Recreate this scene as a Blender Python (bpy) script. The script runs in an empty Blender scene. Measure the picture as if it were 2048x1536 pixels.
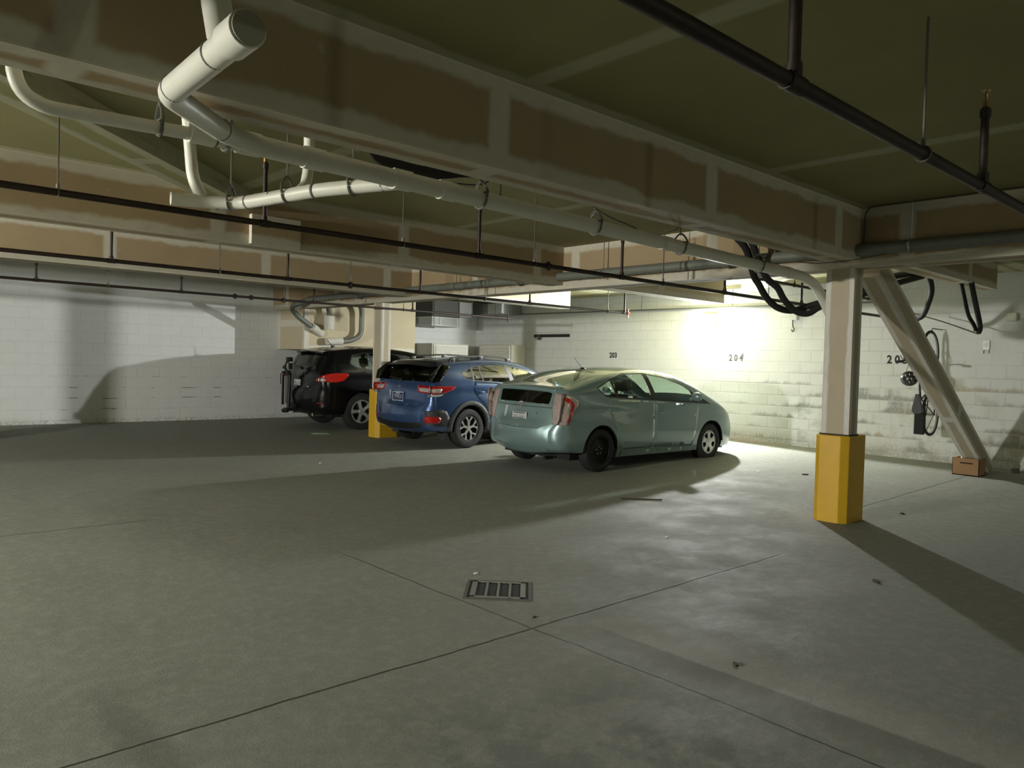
import bpy, bmesh, math, random
import numpy as np
from mathutils import Vector, Matrix, Euler
from mathutils.geometry import delaunay_2d_cdt
random.seed(7)
C = bpy.context.scene.collection
S = 1.06                      # metres per drafting unit of the room survey
PI = math.pi

# ------------------------------------------------------------------ objects
def tag(o, label=None, cat=None, group=None, kind=None):
    if label: o['label'] = label
    if cat: o['category'] = cat
    if group: o['group'] = group
    if kind: o['kind'] = kind
    return o

def thing(name, label, cat, loc=(0, 0, 0), rot=None, group=None, kind=None, s=S):
    o = bpy.data.objects.new(name, None); C.objects.link(o)
    o.empty_display_size = 0.1
    o.location = Vector(loc) * s
    if rot: o.rotation_euler = rot
    return tag(o, label, cat, group, kind)

def dup(root, loc=None, rot=None, label=None):
    r = root.copy(); C.objects.link(r)
    if loc is not None: r.location = Vector(loc) * S
    if rot is not None: r.rotation_euler = rot
    if label: r['label'] = label
    for ch in list(root.children):
        c = ch.copy(); C.objects.link(c); c.parent = r
        for g in list(ch.children):
            d = g.copy(); C.objects.link(d); d.parent = c
    return r

class MB:
    """collects shapes; build() links them as ONE mesh object"""
    def __init__(self):
        self.bm = bmesh.new(); self.uv = None
    def _tf(self, vs, M):
        if M is not None:
            for v in vs: v.co = M @ v.co
    def face(self, pts):
        vs = [self.bm.verts.new(p) for p in pts]
        return self.bm.faces.new(vs)
    def box(self, lo, hi, M=None, bev=0):
        x0, y0, z0 = lo; x1, y1, z1 = hi
        c = [(x0,y0,z0),(x1,y0,z0),(x1,y1,z0),(x0,y1,z0),(x0,y0,z1),(x1,y0,z1),(x1,y1,z1),(x0,y1,z1)]
        vs = [self.bm.verts.new(p) for p in c]
        fs = [self.bm.faces.new([vs[i] for i in f]) for f in ((0,3,2,1),(4,5,6,7),(0,1,5,4),(1,2,6,5),(2,3,7,6),(3,0,4,7))]
        if bev > 0:
            es = list({e for f in fs for e in f.edges})
            r = bmesh.ops.bevel(self.bm, geom=es, offset=bev, segments=2, affect='EDGES', profile=0.6)
            vs = list({v for f in r['faces'] for v in f.verts} | {v for v in vs if v.is_valid})
        self._tf(vs, M); return self
    def prism(self, pts, z0, z1, M=None):
        """polygon (x,y) extruded in z"""
        a = [self.bm.verts.new((p[0], p[1], z0)) for p in pts]
        b = [self.bm.verts.new((p[0], p[1], z1)) for p in pts]
        n = len(pts)
        self.bm.faces.new(a[::-1]); self.bm.faces.new(b)
        for i in range(n):
            self.bm.faces.new((a[i], a[(i+1) % n], b[(i+1) % n], b[i]))
        self._tf(a + b, M); return self
    def tube(self, pts, r, n=12, caps=True, M=None):
        pts = [Vector(p) for p in pts]
        rs = r if isinstance(r, (list, tuple)) else [r]*len(pts)
        t = (pts[1]-pts[0]).normalized()
        ref = Vector((0,0,1)) if abs(t.z) < .9 else Vector((1,0,0))
        a = t.cross(ref).normalized()
        rings = []; allv = []
        for i, p in enumerate(pts):
            if i == 0: t = (pts[1]-pts[0]).normalized()
            elif i == len(pts)-1: t = (pts[-1]-pts[-2]).normalized()
            else:
                t = ((pts[i]-pts[i-1]).normalized() + (pts[i+1]-pts[i]).normalized())
                t = t.normalized() if t.length > 1e-6 else (pts[i+1]-pts[i]).normalized()
            a = (a - t*a.dot(t)).normalized(); b = t.cross(a)
            ring = [self.bm.verts.new(p + (a*math.cos(2*PI*k/n) + b*math.sin(2*PI*k/n))*rs[i]) for k in range(n)]
            rings.append(ring); allv += ring
        for i in range(len(rings)-1):
            for k in range(n):
                self.bm.faces.new((rings[i][k], rings[i][(k+1) % n], rings[i+1][(k+1) % n], rings[i+1][k]))
        if caps:
            self.bm.faces.new(rings[0][::-1]); self.bm.faces.new(rings[-1])
        self._tf(allv, M); return self
    def lathe(self, prof, n=32, M=None, close=False):
        """profile (r, h) spun about local z"""
        rings = []; allv = []
        for (r, h) in prof:
            ring = [self.bm.verts.new((r*math.cos(2*PI*k/n), r*math.sin(2*PI*k/n), h)) for k in range(n)]
            rings.append(ring); allv += ring
        m = len(rings)
        for i in range(m if close else m-1):
            A, B = rings[i], rings[(i+1) % m]
            for k in range(n):
                self.bm.faces.new((A[k], A[(k+1) % n], B[(k+1) % n], B[k]))
        self._tf(allv, M); return self
    def sphere(self, c, r, M=None, seg=16, sc=(1,1,1)):
        g = bmesh.ops.create_uvsphere(self.bm, u_segments=seg, v_segments=seg//2, radius=r)
        for v in g['verts']:
            v.co = Vector((v.co.x*sc[0], v.co.y*sc[1], v.co.z*sc[2])) + Vector(c)
        self._tf(g['verts'], M); return self
    def build(self, name, mat, parent=None, s=S, smooth=False, origin=None, angle=40):
        bm = self.bm
        bmesh.ops.recalc_face_normals(bm, faces=bm.faces)
        if s != 1:
            for v in bm.verts: v.co *= s
        if origin is None and parent is not None and parent.parent is None:
            origin = parent.location
        elif origin is None and parent is not None:
            origin = parent.parent.location
        off = Vector(origin) if origin is not None else Vector((0,0,0))
        if off.length > 0:
            for v in bm.verts: v.co -= off
        me = bpy.data.meshes.new(name); bm.to_mesh(me); bm.free()
        if smooth:
            for p in me.polygons: p.use_smooth = True
            if angle < 180:
                me.set_sharp_from_angle(angle=math.radians(angle))
        o = bpy.data.objects.new(name, me); C.objects.link(o)
        if mat: me.materials.append(mat)
        if parent is not None: o.parent = parent
        elif origin is not None: o.location = off
        return o

def arc(c, r, a0, a1, n, u, v):
    """points on a circle about c in the plane of u and v"""
    c, u, v = Vector(c), Vector(u), Vector(v)
    return [c + u*(r*math.cos(a0+(a1-a0)*i/n)) + v*(r*math.sin(a0+(a1-a0)*i/n)) for i in range(n+1)]

def bend(pts, r, n=6):
    """round the inner corners of a polyline"""
    pts = [Vector(p) for p in pts]; out = [pts[0]]
    for i in range(1, len(pts)-1):
        a, p, b = pts[i-1], pts[i], pts[i+1]
        ra = min(r, (a-p).length*.48, (b-p).length*.48)
        s, e = p + (a-p).normalized()*ra, p + (b-p).normalized()*ra
        for k in range(n+1):
            t = k/n
            out.append(s*(1-t)**2 + p*2*t*(1-t) + e*t*t)
    out.append(pts[-1]); return out

def spline(pts, m=8):
    P = [Vector(p) for p in pts]; P = [P[0]*2-P[1]] + P + [P[-1]*2-P[-2]]
    out = []
    for i in range(1, len(P)-2):
        a, b, c, d = P[i-1], P[i], P[i+1], P[i+2]
        for k in range(m):
            t = k/m
            out.append(.5*((2*b)+(c-a)*t+(2*a-5*b+4*c-d)*t*t+(3*b-a-3*c+d)*t**3))
    out.append(P[-2]); return out

def text(body, name, mat, size, M, parent=None, ext=0.001, align='CENTER', sx=1.0, bold=0.0):
    cu = bpy.data.curves.new(name, 'FONT'); cu.body = body; cu.size = size; cu.extrude = ext
    cu.align_x = align; cu.align_y = 'CENTER'; cu.resolution_u = 3; cu.offset = bold
    tmp = bpy.data.objects.new(name, cu)
    C.objects.link(tmp); bpy.context.view_layer.update()
    me = bpy.data.meshes.new_from_object(tmp.evaluated_get(bpy.context.evaluated_depsgraph_get()))
    bpy.data.objects.remove(tmp); bpy.data.curves.remove(cu)
    me.name = name; me.materials.clear(); me.materials.append(mat)
    o = bpy.data.objects.new(name, me); C.objects.link(o)
    if parent is not None: o.parent = parent
    o.matrix_local = M @ Matrix.Diagonal((sx, 1, 1, 1))
    return o

# ---------------------------------------------------------------- materials
class NT:
    def __init__(self, name):
        self.m = bpy.data.materials.new(name); self.m.use_nodes = True
        self.t = self.m.node_tree; self.t.nodes.clear()
        self.out = self.n('ShaderNodeOutputMaterial')
    def n(self, typ, **kw):
        nd = self.t.nodes.new(typ)
        for k, v in kw.items():
            if k.startswith('i_'):
                key = k[2:]
                nd.inputs[int(key) if key.isdigit() else key.replace('_', ' ')].default_value = v
            else: setattr(nd, k, v)
        return nd
    def l(self, a, b): self.t.links.new(a, b); return self
    def math(self, op, a, b=None, c=None, clamp=False):
        nd = self.n('ShaderNodeMath', operation=op, use_clamp=clamp)
        for i, v in enumerate((a, b, c)):
            if v is None: continue
            if isinstance(v, (int, float)): nd.inputs[i].default_value = v
            else: self.l(v, nd.inputs[i])
        return nd.outputs[0]
    def ramp(self, v, a, b, lo=0.0, hi=1.0):
        nd = self.n('ShaderNodeMapRange', interpolation_type='SMOOTHSTEP')
        self.l(v, nd.inputs[0])
        for i, x in ((1, a), (2, b), (3, lo), (4, hi)): nd.inputs[i].default_value = x
        return nd.outputs[0]
    def mix(self, f, a, b):
        nd = self.n('ShaderNodeMix', data_type='RGBA')
        for i, v in ((0, f), (6, a), (7, b)):
            if isinstance(v, (int, float)): nd.inputs[i].default_value = v
            elif isinstance(v, (tuple, list)): nd.inputs[i].default_value = (*v[:3], 1)
            else: self.l(v, nd.inputs[i])
        return nd.outputs[2]
    def noise(self, vec, scale, detail=4, rough=.55, dist=0):
        nd = self.n('ShaderNodeTexNoise', i_Scale=scale, i_Detail=detail, i_Roughness=rough, i_Distortion=dist)
        if vec is not None: self.l(vec, nd.inputs['Vector'])
        return nd.outputs['Fac']
    def pos(self): return self.n('ShaderNodeNewGeometry').outputs['Position']
    def xyz(self, v):
        nd = self.n('ShaderNodeSeparateXYZ'); self.l(v, nd.inputs[0]); return nd.outputs
    def comb(self, x, y, z):
        nd = self.n('ShaderNodeCombineXYZ')
        for i, v in enumerate((x, y, z)):
            if isinstance(v, (int, float)): nd.inputs[i].default_value = v
            else: self.l(v, nd.inputs[i])
        return nd.outputs[0]
    def bsdf(self, col, rough=.6, metal=0, coat=0, spec=.5, bump=None, bd=.01, **kw):
        b = self.n('ShaderNodeBsdfPrincipled')
        for k, v in (('Base Color', col), ('Roughness', rough), ('Metallic', metal), ('Coat Weight', coat), ('Specular IOR Level', spec)):
            if isinstance(v, (int, float)): b.inputs[k].default_value = v
            elif isinstance(v, (tuple, list)): b.inputs[k].default_value = (*v[:3], 1)
            else: self.l(v, b.inputs[k])
        if bump is not None:
            bn = self.n('ShaderNodeBump', i_Distance=bd); bn.inputs['Strength'].default_value = kw.get('bs', 1.0)
            self.l(bump, bn.inputs['Height']); self.l(bn.outputs[0], b.inputs['Normal'])
        self.l(b.outputs[0], self.out.inputs[0]); return b

MATS = {}
def M_(name, col, rough=.6, metal=0, coat=0, spec=.5, var=.12, scale=9.0, emit=None):
    """plain procedural material with a slight tonal variation"""
    if name in MATS: return MATS[name]
    t = NT(name)
    tc = t.n('ShaderNodeTexCoord').outputs['Object']
    f = t.noise(tc, scale, 3)
    lo = tuple(c*(1-var) for c in col); hi = tuple(min(1, c*(1+var)) for c in col)
    b = t.bsdf(t.mix(f, lo, hi), rough, metal, coat, spec)
    if emit:
        b.inputs['Emission Color'].default_value = (*emit[:3], 1); b.inputs['Emission Strength'].default_value = emit[3]
    MATS[name] = t.m; return t.m

def glass_mat(name, tint, f0=.06, rough=.02):
    if name in MATS: return MATS[name]
    t = NT(name)
    fc = t.n('ShaderNodeLayerWeight', i_Blend=.5).outputs['Facing']
    fr = t.math('MULTIPLY', t.math('POWER', fc, 4.0), .9)
    ns = t.noise(t.n('ShaderNodeTexCoord').outputs['Object'], 6, 2)
    tr = t.n('ShaderNodeBsdfTransparent'); t.l(t.mix(ns, tuple(c*.94 for c in tint), tint), tr.inputs[0])
    gl = t.n('ShaderNodeBsdfGlossy', i_Roughness=rough)
    mx = t.n('ShaderNodeMixShader'); t.l(t.math('ADD', fr, f0+.03, clamp=True), mx.inputs[0])
    t.l(tr.outputs[0], mx.inputs[1]); t.l(gl.outputs[0], mx.inputs[2]); t.l(mx.outputs[0], t.out.inputs[0])
    MATS[name] = t.m; return t.m

def mat_drywall(name, board, tape, joint_step, joint_off, cap=(.62,.58,.46), e0=.065, e1=.115, wb=1.0):
    """gypsum board: bare board field, taped edges and butt joints, pale corner bead. uv = metres, attribute w = face width"""
    t = NT(name)
    uv = t.n('ShaderNodeUVMap', uv_map='m').outputs[0]
    u, v, _ = t.xyz(uv)
    w = t.n('ShaderNodeAttribute', attribute_name='w').outputs['Fac']
    p = t.pos()
    n1 = t.noise(p, 1.7, 4, .6); n2 = t.noise(p, 9, 3, .6); n3 = t.noise(p, 60, 2)
    wob = t.math('ADD', t.math('MULTIPLY', t.math('SUBTRACT', n1, .5), .16), t.math('MULTIPLY', t.math('SUBTRACT', n2, .5), .05))
    e = t.math('MINIMUM', v, t.math('SUBTRACT', w, v))
    wob = t.math('MULTIPLY', wob, wb)
    edge = t.ramp(t.math('ADD', e, wob), e0, e1, 1, 0)
    ju = t.math('ABSOLUTE', t.math('SUBTRACT', t.math('FLOORED_MODULO', t.math('ADD', u, joint_off), joint_step), joint_step*.5))
    jt = t.ramp(t.math('ADD', ju, t.math('MULTIPLY', wob, .3)),   .05, .10, 1, 0)
    tp = t.math('MAXIMUM', edge, jt)
    smear = t.math('MULTIPLY', t.ramp(n2, .66, .8), .35)
    tp = t.math('MAXIMUM', tp, smear)
    bc = t.mix(n1, tuple(c*.82 for c in board), tuple(c*1.16 for c in board))
    tc = t.mix(n2, tuple(c*.8 for c in tape), tuple(c*1.12 for c in tape))
    bead = t.ramp(e, .008, .016, .75, 0)
    col = t.mix(bead, t.mix(tp, bc, tc), cap)
    t.bsdf(col, .85, spec=.25, bump=t.math('ADD', t.math('MULTIPLY', tp, .35), t.math('MULTIPLY', n3, .12)), bd=.006, bs=.5)
    MATS[name] = t.m; return t.m

def mat_block(name, bw, bh, axis, paint, stain_fn=None, mortar=.5, z0=.0):
    """painted concrete block; axis = which world axis runs along the wall"""
    t = NT(name)
    p = t.pos(); X = t.xyz(p)
    a, z = X[axis], X[2]
    row = t.math('FLOOR', t.math('DIVIDE', t.math('SUBTRACT', z, z0), bh))
    off = t.math('MULTIPLY', t.math('FLOORED_MODULO', row, 2.0), bw*.5)
    fu = t.math('FLOORED_MODULO', t.math('ADD', a, off), bw)
    fv = t.math('FLOORED_MODULO', t.math('SUBTRACT', z, z0), bh)
    dv = t.math('MINIMUM', fv, t.math('SUBTRACT', bh, fv))
    du = t.math('MINIMUM', fu, t.math('SUBTRACT', bw, fu))
    d = t.math('MINIMUM', dv, du)
    n0 = t.noise(p, .55, 3); n1 = t.noise(p, 3.0, 5, .6); n2 = t.noise(p, 26, 3, .6)
    line = t.math('MULTIPLY', t.ramp(d, .004, .013, 1, 0), t.ramp(n0, .36, .52, .25, 1))
    col = t.mix(n1, tuple(c*.93 for c in paint), tuple(min(1, c*1.05) for c in paint))
    col = t.mix(t.math('MULTIPLY', line, mortar*.55), col, tuple(c*.66 for c in paint))
    if stain_fn: col = stain_fn(t, col, a, z, dv, fv, bh, n1, n2, p, line)
    t.bsdf(col, .62, spec=.35, bump=t.math('SUBTRACT', t.math('MULTIPLY', n2, .10), t.math('MULTIPLY', line, .45)), bd=.012, bs=.6)
    MATS[name] = t.m; return t.m
# ------------------------------------------------------------ room materials
def floor_mat():
    t = NT('concrete_floor'); p = t.pos(); X = t.xyz(p)
    x = t.math('DIVIDE', X[0], S); y = t.math('DIVIDE', X[1], S)
    n0 = t.noise(p, .35, 4, .6); n1 = t.noise(p, 1.3, 6, .65); n2 = t.noise(p, 11, 5, .7); n3 = t.noise(p, 90, 3, .7)
    # broom streaks
    st = t.noise(t.comb(t.math('MULTIPLY', X[0], 1.2), t.math('MULTIPLY', X[1], 9.0), 0), 2.6, 6, .7)
    col = t.mix(n1, (.205, .214, .184), (.290, .298, .258))
    col = t.mix(t.math('MULTIPLY', t.ramp(n2, .42, .7), .5), col, (.37, .365, .32))
    col = t.mix(t.math('MULTIPLY', t.ramp(n3, .52, .68), .5), col, (.14, .14, .12))
    # worn, mottled patch of slab by the near joint
    wx = t.math('ADD', x, t.math('MULTIPLY', t.math('SUBTRACT', n1, .5), 1.6))
    wy = t.math('ADD', y, t.math('MULTIPLY', t.math('SUBTRACT', n1, .5), 1.2))
    near = t.math('MULTIPLY', t.ramp(wx, 3.1, 2.7, 0, 1), t.ramp(wy, 2.7, 2.2, 0, 1))
    blot = t.ramp(t.noise(p, 2.6, 6, .7), .44, .6)
    col = t.mix(t.math('MULTIPLY', t.math('MULTIPLY', near, blot), .55), col, (.13, .15, .13))
    # tyre-dark lanes and old damp stains
    dark = t.math('MULTIPLY', t.ramp(n0, .52, .68), .28)
    col = t.mix(dark, col, (.19, .19, .165))
    pale = t.math('MULTIPLY', t.ramp(st, .56, .74), t.math('MULTIPLY', t.ramp(x, 3.3, 6.0), .35))
    col = t.mix(pale, col, (.43, .425, .38))
    # shade and lit edge of a slab ridge, painted as dark band and pale lip
    bx = t.math('ADD', x, t.math('MULTIPLY', t.math('SUBTRACT', n2, .5), .03))
    lat = t.math('MULTIPLY', t.ramp(y, 3.0, 2.4), t.ramp(y, -1.2, .2))
    band = t.math('MULTIPLY', t.math('MULTIPLY', t.ramp(bx, 3.02, 3.26), t.ramp(bx, 3.30, 3.275)), lat)
    col = t.mix(t.math('MULTIPLY', band, .6), col, (.15, .15, .12))
    lip = t.math('MULTIPLY', t.math('MULTIPLY', t.ramp(bx, 3.27, 3.31), t.ramp(bx, 3.75, 3.33)), lat)
    col = t.mix(t.math('MULTIPLY', lip, .4), col, (.46, .455, .41))
    # saw cut joints
    wob = t.math('MULTIPLY', t.math('SUBTRACT', n1, .5), .05)
    def joint(v, c, lo=None, hi=None, o=None):
        d = t.math('ABSOLUTE', t.math('SUBTRACT', t.math('ADD', v, wob), c))
        j = t.ramp(d, .004, .011, 1, 0)
        if lo is not None: j = t.math('MULTIPLY', j, t.math('MULTIPLY', t.ramp(o, lo, lo+.3), t.ramp(o, hi, hi-.3)))
        return j
    js = [joint(y, 3.03, -9, 5.9, x), joint(x, 2.98, -9, 5.2, y), joint(y, 7.02, -9, 2.4, x), joint(y, 3.55, 8.2, 13, x)]
    J = js[0]
    for j in js[1:]: J = t.math('MAXIMUM', J, j)
    col = t.mix(t.math('MULTIPLY', J, .85), col, (.06, .06, .05))
    # tyre mark crossing the near joint
    tx = t.math('ADD', x, t.math('MULTIPLY', t.math('SUBTRACT', n1, .5), .35))
    tm = t.math('MULTIPLY', t.ramp(t.math('ABSOLUTE', t.math('SUBTRACT', tx, .93)), .03, .12, 1, 0), t.math('MULTIPLY', t.ramp(y, 3.9, 3.2), .4))
    col = t.mix(tm, col, (.10, .11, .09))
    # pink chalk line and rust against the back wall
    ck = t.math('MULTIPLY', t.ramp(x, 12.98, 13.06), t.math('MULTIPLY', t.ramp(y, 6.6, 7.2), t.ramp(n2, .44, .6)))
    col = t.mix(t.math('MULTIPLY', ck, .8), col, (.55, .30, .25))
    h = t.math('ADD', t.math('MULTIPLY', n3, .25), t.math('ADD', t.math('MULTIPLY', n2, .6), t.math('MULTIPLY', st, .22)))
    h = t.math('SUBTRACT', h, t.math('MULTIPLY', J, 1.2))
    t.bsdf(col, t.ramp(n1, .3, .7, .68, .88), spec=.28, bump=h, bd=.010, bs=.55)
    return t.m

def back_stain(t, col, a, z, dv, fv, bh, n1, n2, p, line):
    row = t.math('FLOOR', t.math('DIVIDE', z, bh))
    nn = t.noise(t.comb(t.math('MULTIPLY', a, .95), t.math('MULTIPLY', row, 3.7), 0), 1.0, 5, .65)
    low = t.ramp(fv, .0, bh*.6, 1, 0)
    reg = t.math('MULTIPLY', t.ramp(a, 9.4, 7.2), t.ramp(z, 1.75, 1.2))
    m = t.math('MULTIPLY', t.math('MULTIPLY', t.ramp(t.math('ADD', nn, t.math('MULTIPLY', low, .12)), .56, .68), reg), t.ramp(n2, .3, .5, .5, 1))
    hue = t.ramp(t.noise(p, .9, 2), .42, .58)
    right = t.ramp(a, 6.6, 5.2)
    tone = t.mix(t.math('MULTIPLY', hue, right), (.24, .25, .23), (.34, .28, .16))
    col = t.mix(t.math('MULTIPLY', m, .8), col, tone)
    damp = t.math('MULTIPLY', t.math('MULTIPLY', right, t.ramp(z, 1.6, .5)), t.ramp(n1, .46, .66))
    col = t.mix(t.math('MULTIPLY', damp, .5), col, (.42, .38, .26))
    # whole blocks stained darker than their neighbours
    off = t.math('MULTIPLY', t.math('FLOORED_MODULO', row, 2.0), .4064*S*.5)
    cell = t.n('ShaderNodeTexWhiteNoise', noise_dimensions='2D')
    t.l(t.comb(t.math('FLOOR', t.math('DIVIDE', t.math('ADD', a, off), .4064*S)), row, 0), cell.inputs['Vector'])
    bk_ = t.math('MULTIPLY', t.math('MULTIPLY', t.ramp(cell.outputs['Value'], .66, .8), t.ramp(n1, .38, .58)), t.math('MULTIPLY', t.ramp(a, 8.6, 7.2), t.ramp(z, 1.35, 1.05)))
    col = t.mix(t.math('MULTIPLY', bk_, .42), col, (.30, .31, .28))
    foot = t.math('MULTIPLY', t.ramp(z, .42, .2), t.ramp(n2, .35, .6))
    col = t.mix(t.math('MULTIPLY', foot, .5), col, (.36, .36, .31))
    # bare fresh mortar shows pale through the stained courses
    return t.mix(t.math('MULTIPLY', t.math('MULTIPLY', line, m), .9), col, (.66, .66, .60))

def left_stain(t, col, a, z, dv, fv, bh, n1, n2, p, line):
    row = t.math('FLOOR', t.math('DIVIDE', z, bh))
    nn = t.noise(t.comb(t.math('MULTIPLY', a, 2.6), t.math('MULTIPLY', row, 5.1), 0), 1.0, 3, .5)
    chip = t.math('MULTIPLY', t.math('MULTIPLY', t.ramp(nn, .60, .66), t.ramp(dv, .008, .022, 1, 0)), t.ramp(z, 1.25, .95))
    col = t.mix(t.math('MULTIPLY', chip, .85), col, (.16, .17, .14))
    foot = t.math('MULTIPLY', t.ramp(z, .30, .16), t.ramp(n2, .45, .62))
    return t.mix(t.math('MULTIPLY', foot, .6), col, (.30, .31, .26))

FLOOR = floor_mat()
BACKW = mat_block('painted_block_back', .4064*S, .2050*S, 1, (.74, .755, .74), back_stain, .55, z0=.01)
LEFTW = mat_block('painted_block_left', .4064*S, .2050*S, 0, (.74, .755, .735), left_stain, .18)
DRYB = mat_drywall('drywall_brown', (.36, .272, .16), (.56, .525, .42), 2.2, .35)
DRYG = mat_drywall('drywall_green', (.29, .27, .13), (.44, .425, .29), 2.76, 1.0, cap=(.44, .425, .29))
DRYC = mat_drywall('drywall_cream_lit', (.58, .51, .35), (.70, .67, .57), 1.9, .5)  # paler copy of the board, lamp-lit tone put into its colour
DRYP = mat_drywall('drywall_pillar', (.46, .40, .29), (.66, .64, .59), 60, 20, e0=.042, e1=.062, wb=.45)
YELL = M_('yellow_paint', (.62, .37, .016), .45, spec=.4, var=.10, scale=7)

def dry_faces(quads, name, mat, kind='structure', parent=None, label=None, cat=None):
    """quads: 4 corners each, u along the first edge, v along the second"""
    bm = bmesh.new(); uvl = bm.loops.layers.uv.new('m'); wl = bm.faces.layers.float.new('w')
    for q in quads:
        q = [Vector(p)*S for p in q]
        vs = [bm.verts.new(p) for p in q]; f = bm.faces.new(vs)
        du, dv = (q[1]-q[0]), (q[3]-q[0])
        w = dv.length
        f[wl] = w
        ud = du.normalized(); org = q[0]
        for lp, p in zip(f.loops, q):
            off = org.dot(ud)
            lp[uvl].uv = ((p-org).dot(ud) + off, (p-org).dot(dv.normalized()))
    bmesh.ops.remove_doubles(bm, verts=bm.verts, dist=1e-4)
    me = bpy.data.meshes.new(name); 
    org = parent.location if parent is not None else Vector((0, 0, 0))
    for v in bm.verts: v.co -= org
    bmesh.ops.recalc_face_normals(bm, faces=bm.faces)
    bm.to_mesh(me); bm.free()
    me.materials.append(mat)
    o = bpy.data.objects.new(name, me); C.objects.link(o)
    if parent is not None: o.parent = parent
    return tag(o, label, cat, kind=kind if parent is None else None)

def dry_box(lo, hi, name, mat, long='x', **kw):
    x0, y0, z0 = lo; x1, y1, z1 = hi
    P = lambda x, y, z: (x, y, z)
    if long == 'x':
        q = [(P(x0,y0,z0),P(x1,y0,z0),P(x1,y0,z1),P(x0,y0,z1)), (P(x0,y1,z0),P(x1,y1,z0),P(x1,y1,z1),P(x0,y1,z1)),
             (P(x0,y0,z0),P(x1,y0,z0),P(x1,y1,z0),P(x0,y1,z0)), (P(x0,y0,z1),P(x1,y0,z1),P(x1,y1,z1),P(x0,y1,z1)),
             (P(x0,y0,z0),P(x0,y0,z1),P(x0,y1,z1),P(x0,y1,z0)), (P(x1,y0,z0),P(x1,y0,z1),P(x1,y1,z1),P(x1,y1,z0))]
    elif long == 'y':
        q = [(P(x0,y0,z0),P(x0,y1,z0),P(x0,y1,z1),P(x0,y0,z1)), (P(x1,y0,z0),P(x1,y1,z0),P(x1,y1,z1),P(x1,y0,z1)),
             (P(x0,y0,z0),P(x0,y1,z0),P(x1,y1,z0),P(x1,y0,z0)), (P(x0,y0,z1),P(x0,y1,z1),P(x1,y1,z1),P(x1,y0,z1)),
             (P(x0,y0,z0),P(x0,y0,z1),P(x1,y0,z1),P(x1,y0,z0)), (P(x0,y1,z0),P(x0,y1,z1),P(x1,y1,z1),P(x1,y1,z0))]
    else:
        q = [(P(x0,y0,z0),P(x0,y0,z1),P(x0,y1,z1),P(x0,y1,z0)), (P(x1,y0,z0),P(x1,y0,z1),P(x1,y1,z1),P(x1,y1,z0)),
             (P(x0,y0,z0),P(x0,y0,z1),P(x1,y0,z1),P(x1,y0,z0)), (P(x0,y1,z0),P(x0,y1,z1),P(x1,y1,z1),P(x1,y1,z0)),
             (P(x0,y0,z0),P(x1,y0,z0),P(x1,y1,z0),P(x0,y1,z0)), (P(x0,y0,z1),P(x1,y0,z1),P(x1,y1,z1),P(x0,y1,z1))]
    return dry_faces(q, name, mat, **kw)

# ------------------------------------------------------------------ shell
SLX, SLY = .02, .0136                      # the slab drains towards the grate near the camera
def fz(x, y): return SLX*max(0, x-8) + SLY*max(0, y-5)      # drafting units
XW, YW, ZC = 13.2, 15.9, 3.05
X0, Y0 = -7.0, -9.0

mb = MB(); xs = [X0, 8, XW+.1]; ys = [Y0, 5, YW+.1]
G = [[mb.bm.verts.new((x, y, fz(x, y))) for y in ys] for x in xs]
for i in range(2):
    for j in range(2): mb.bm.faces.new((G[i][j], G[i+1][j], G[i+1][j+1], G[i][j+1]))
fl = mb.build('floor', FLOOR); tag(fl, 'grey concrete garage floor with saw cut joints', 'floor', kind='structure')

def wall(name, lo, hi, mat, label):
    return tag(MB().box(lo, hi).build(name, mat), label, 'wall', kind='structure')
wall('wall_back', (XW, Y0, -.1), (XW+.2, YW+.2, ZC+.3), BACKW, 'white painted block back wall with stained lower courses')
wall('wall_left', (X0, YW, -.1), (XW, YW+.2, ZC+.3), LEFTW, 'white painted block wall behind the black vehicle')
wall('wall_right', (X0, Y0-.2, -.1), (XW+.2, Y0, ZC+.3), LEFTW, 'white painted block wall outside the view to the right')
wall('wall_front', (X0-.2, Y0-.2, -.1), (X0, YW+.2, ZC+.3), LEFTW, 'white painted block wall behind the viewpoint')

BY = [(3.2, 3.46, 2.55), (7.15, 7.42, 2.55), (10.67, 10.95, 2.56)]
bays = [Y0] + [v for b in BY for v in b[:2]] + [YW]
cq = []
for (xa, xb) in ((X0, 7.42), (7.72, XW)):
    for i in range(0, len(bays), 2):
        cq.append(((xa, bays[i], ZC), (xb, bays[i], ZC), (xb, bays[i+1], ZC), (xa, bays[i+1], ZC)))
    for b in BY: cq.append(((xa, b[0], ZC), (xb, b[0], ZC), (xb, b[1], ZC), (xa, b[1], ZC)))
cq.append(((7.42, Y0, ZC), (7.42, YW, ZC), (7.72, YW, ZC), (7.72, Y0, ZC)))
dry_faces(cq, 'ceiling', DRYG, label='low plasterboard ceiling with taped joints', cat='ceiling')
wall('ceiling_slab', (X0-.2, Y0-.2, ZC+.02), (XW+.2, YW+.2, ZC+.3), LEFTW, 'slab above the plasterboard ceiling')

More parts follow.
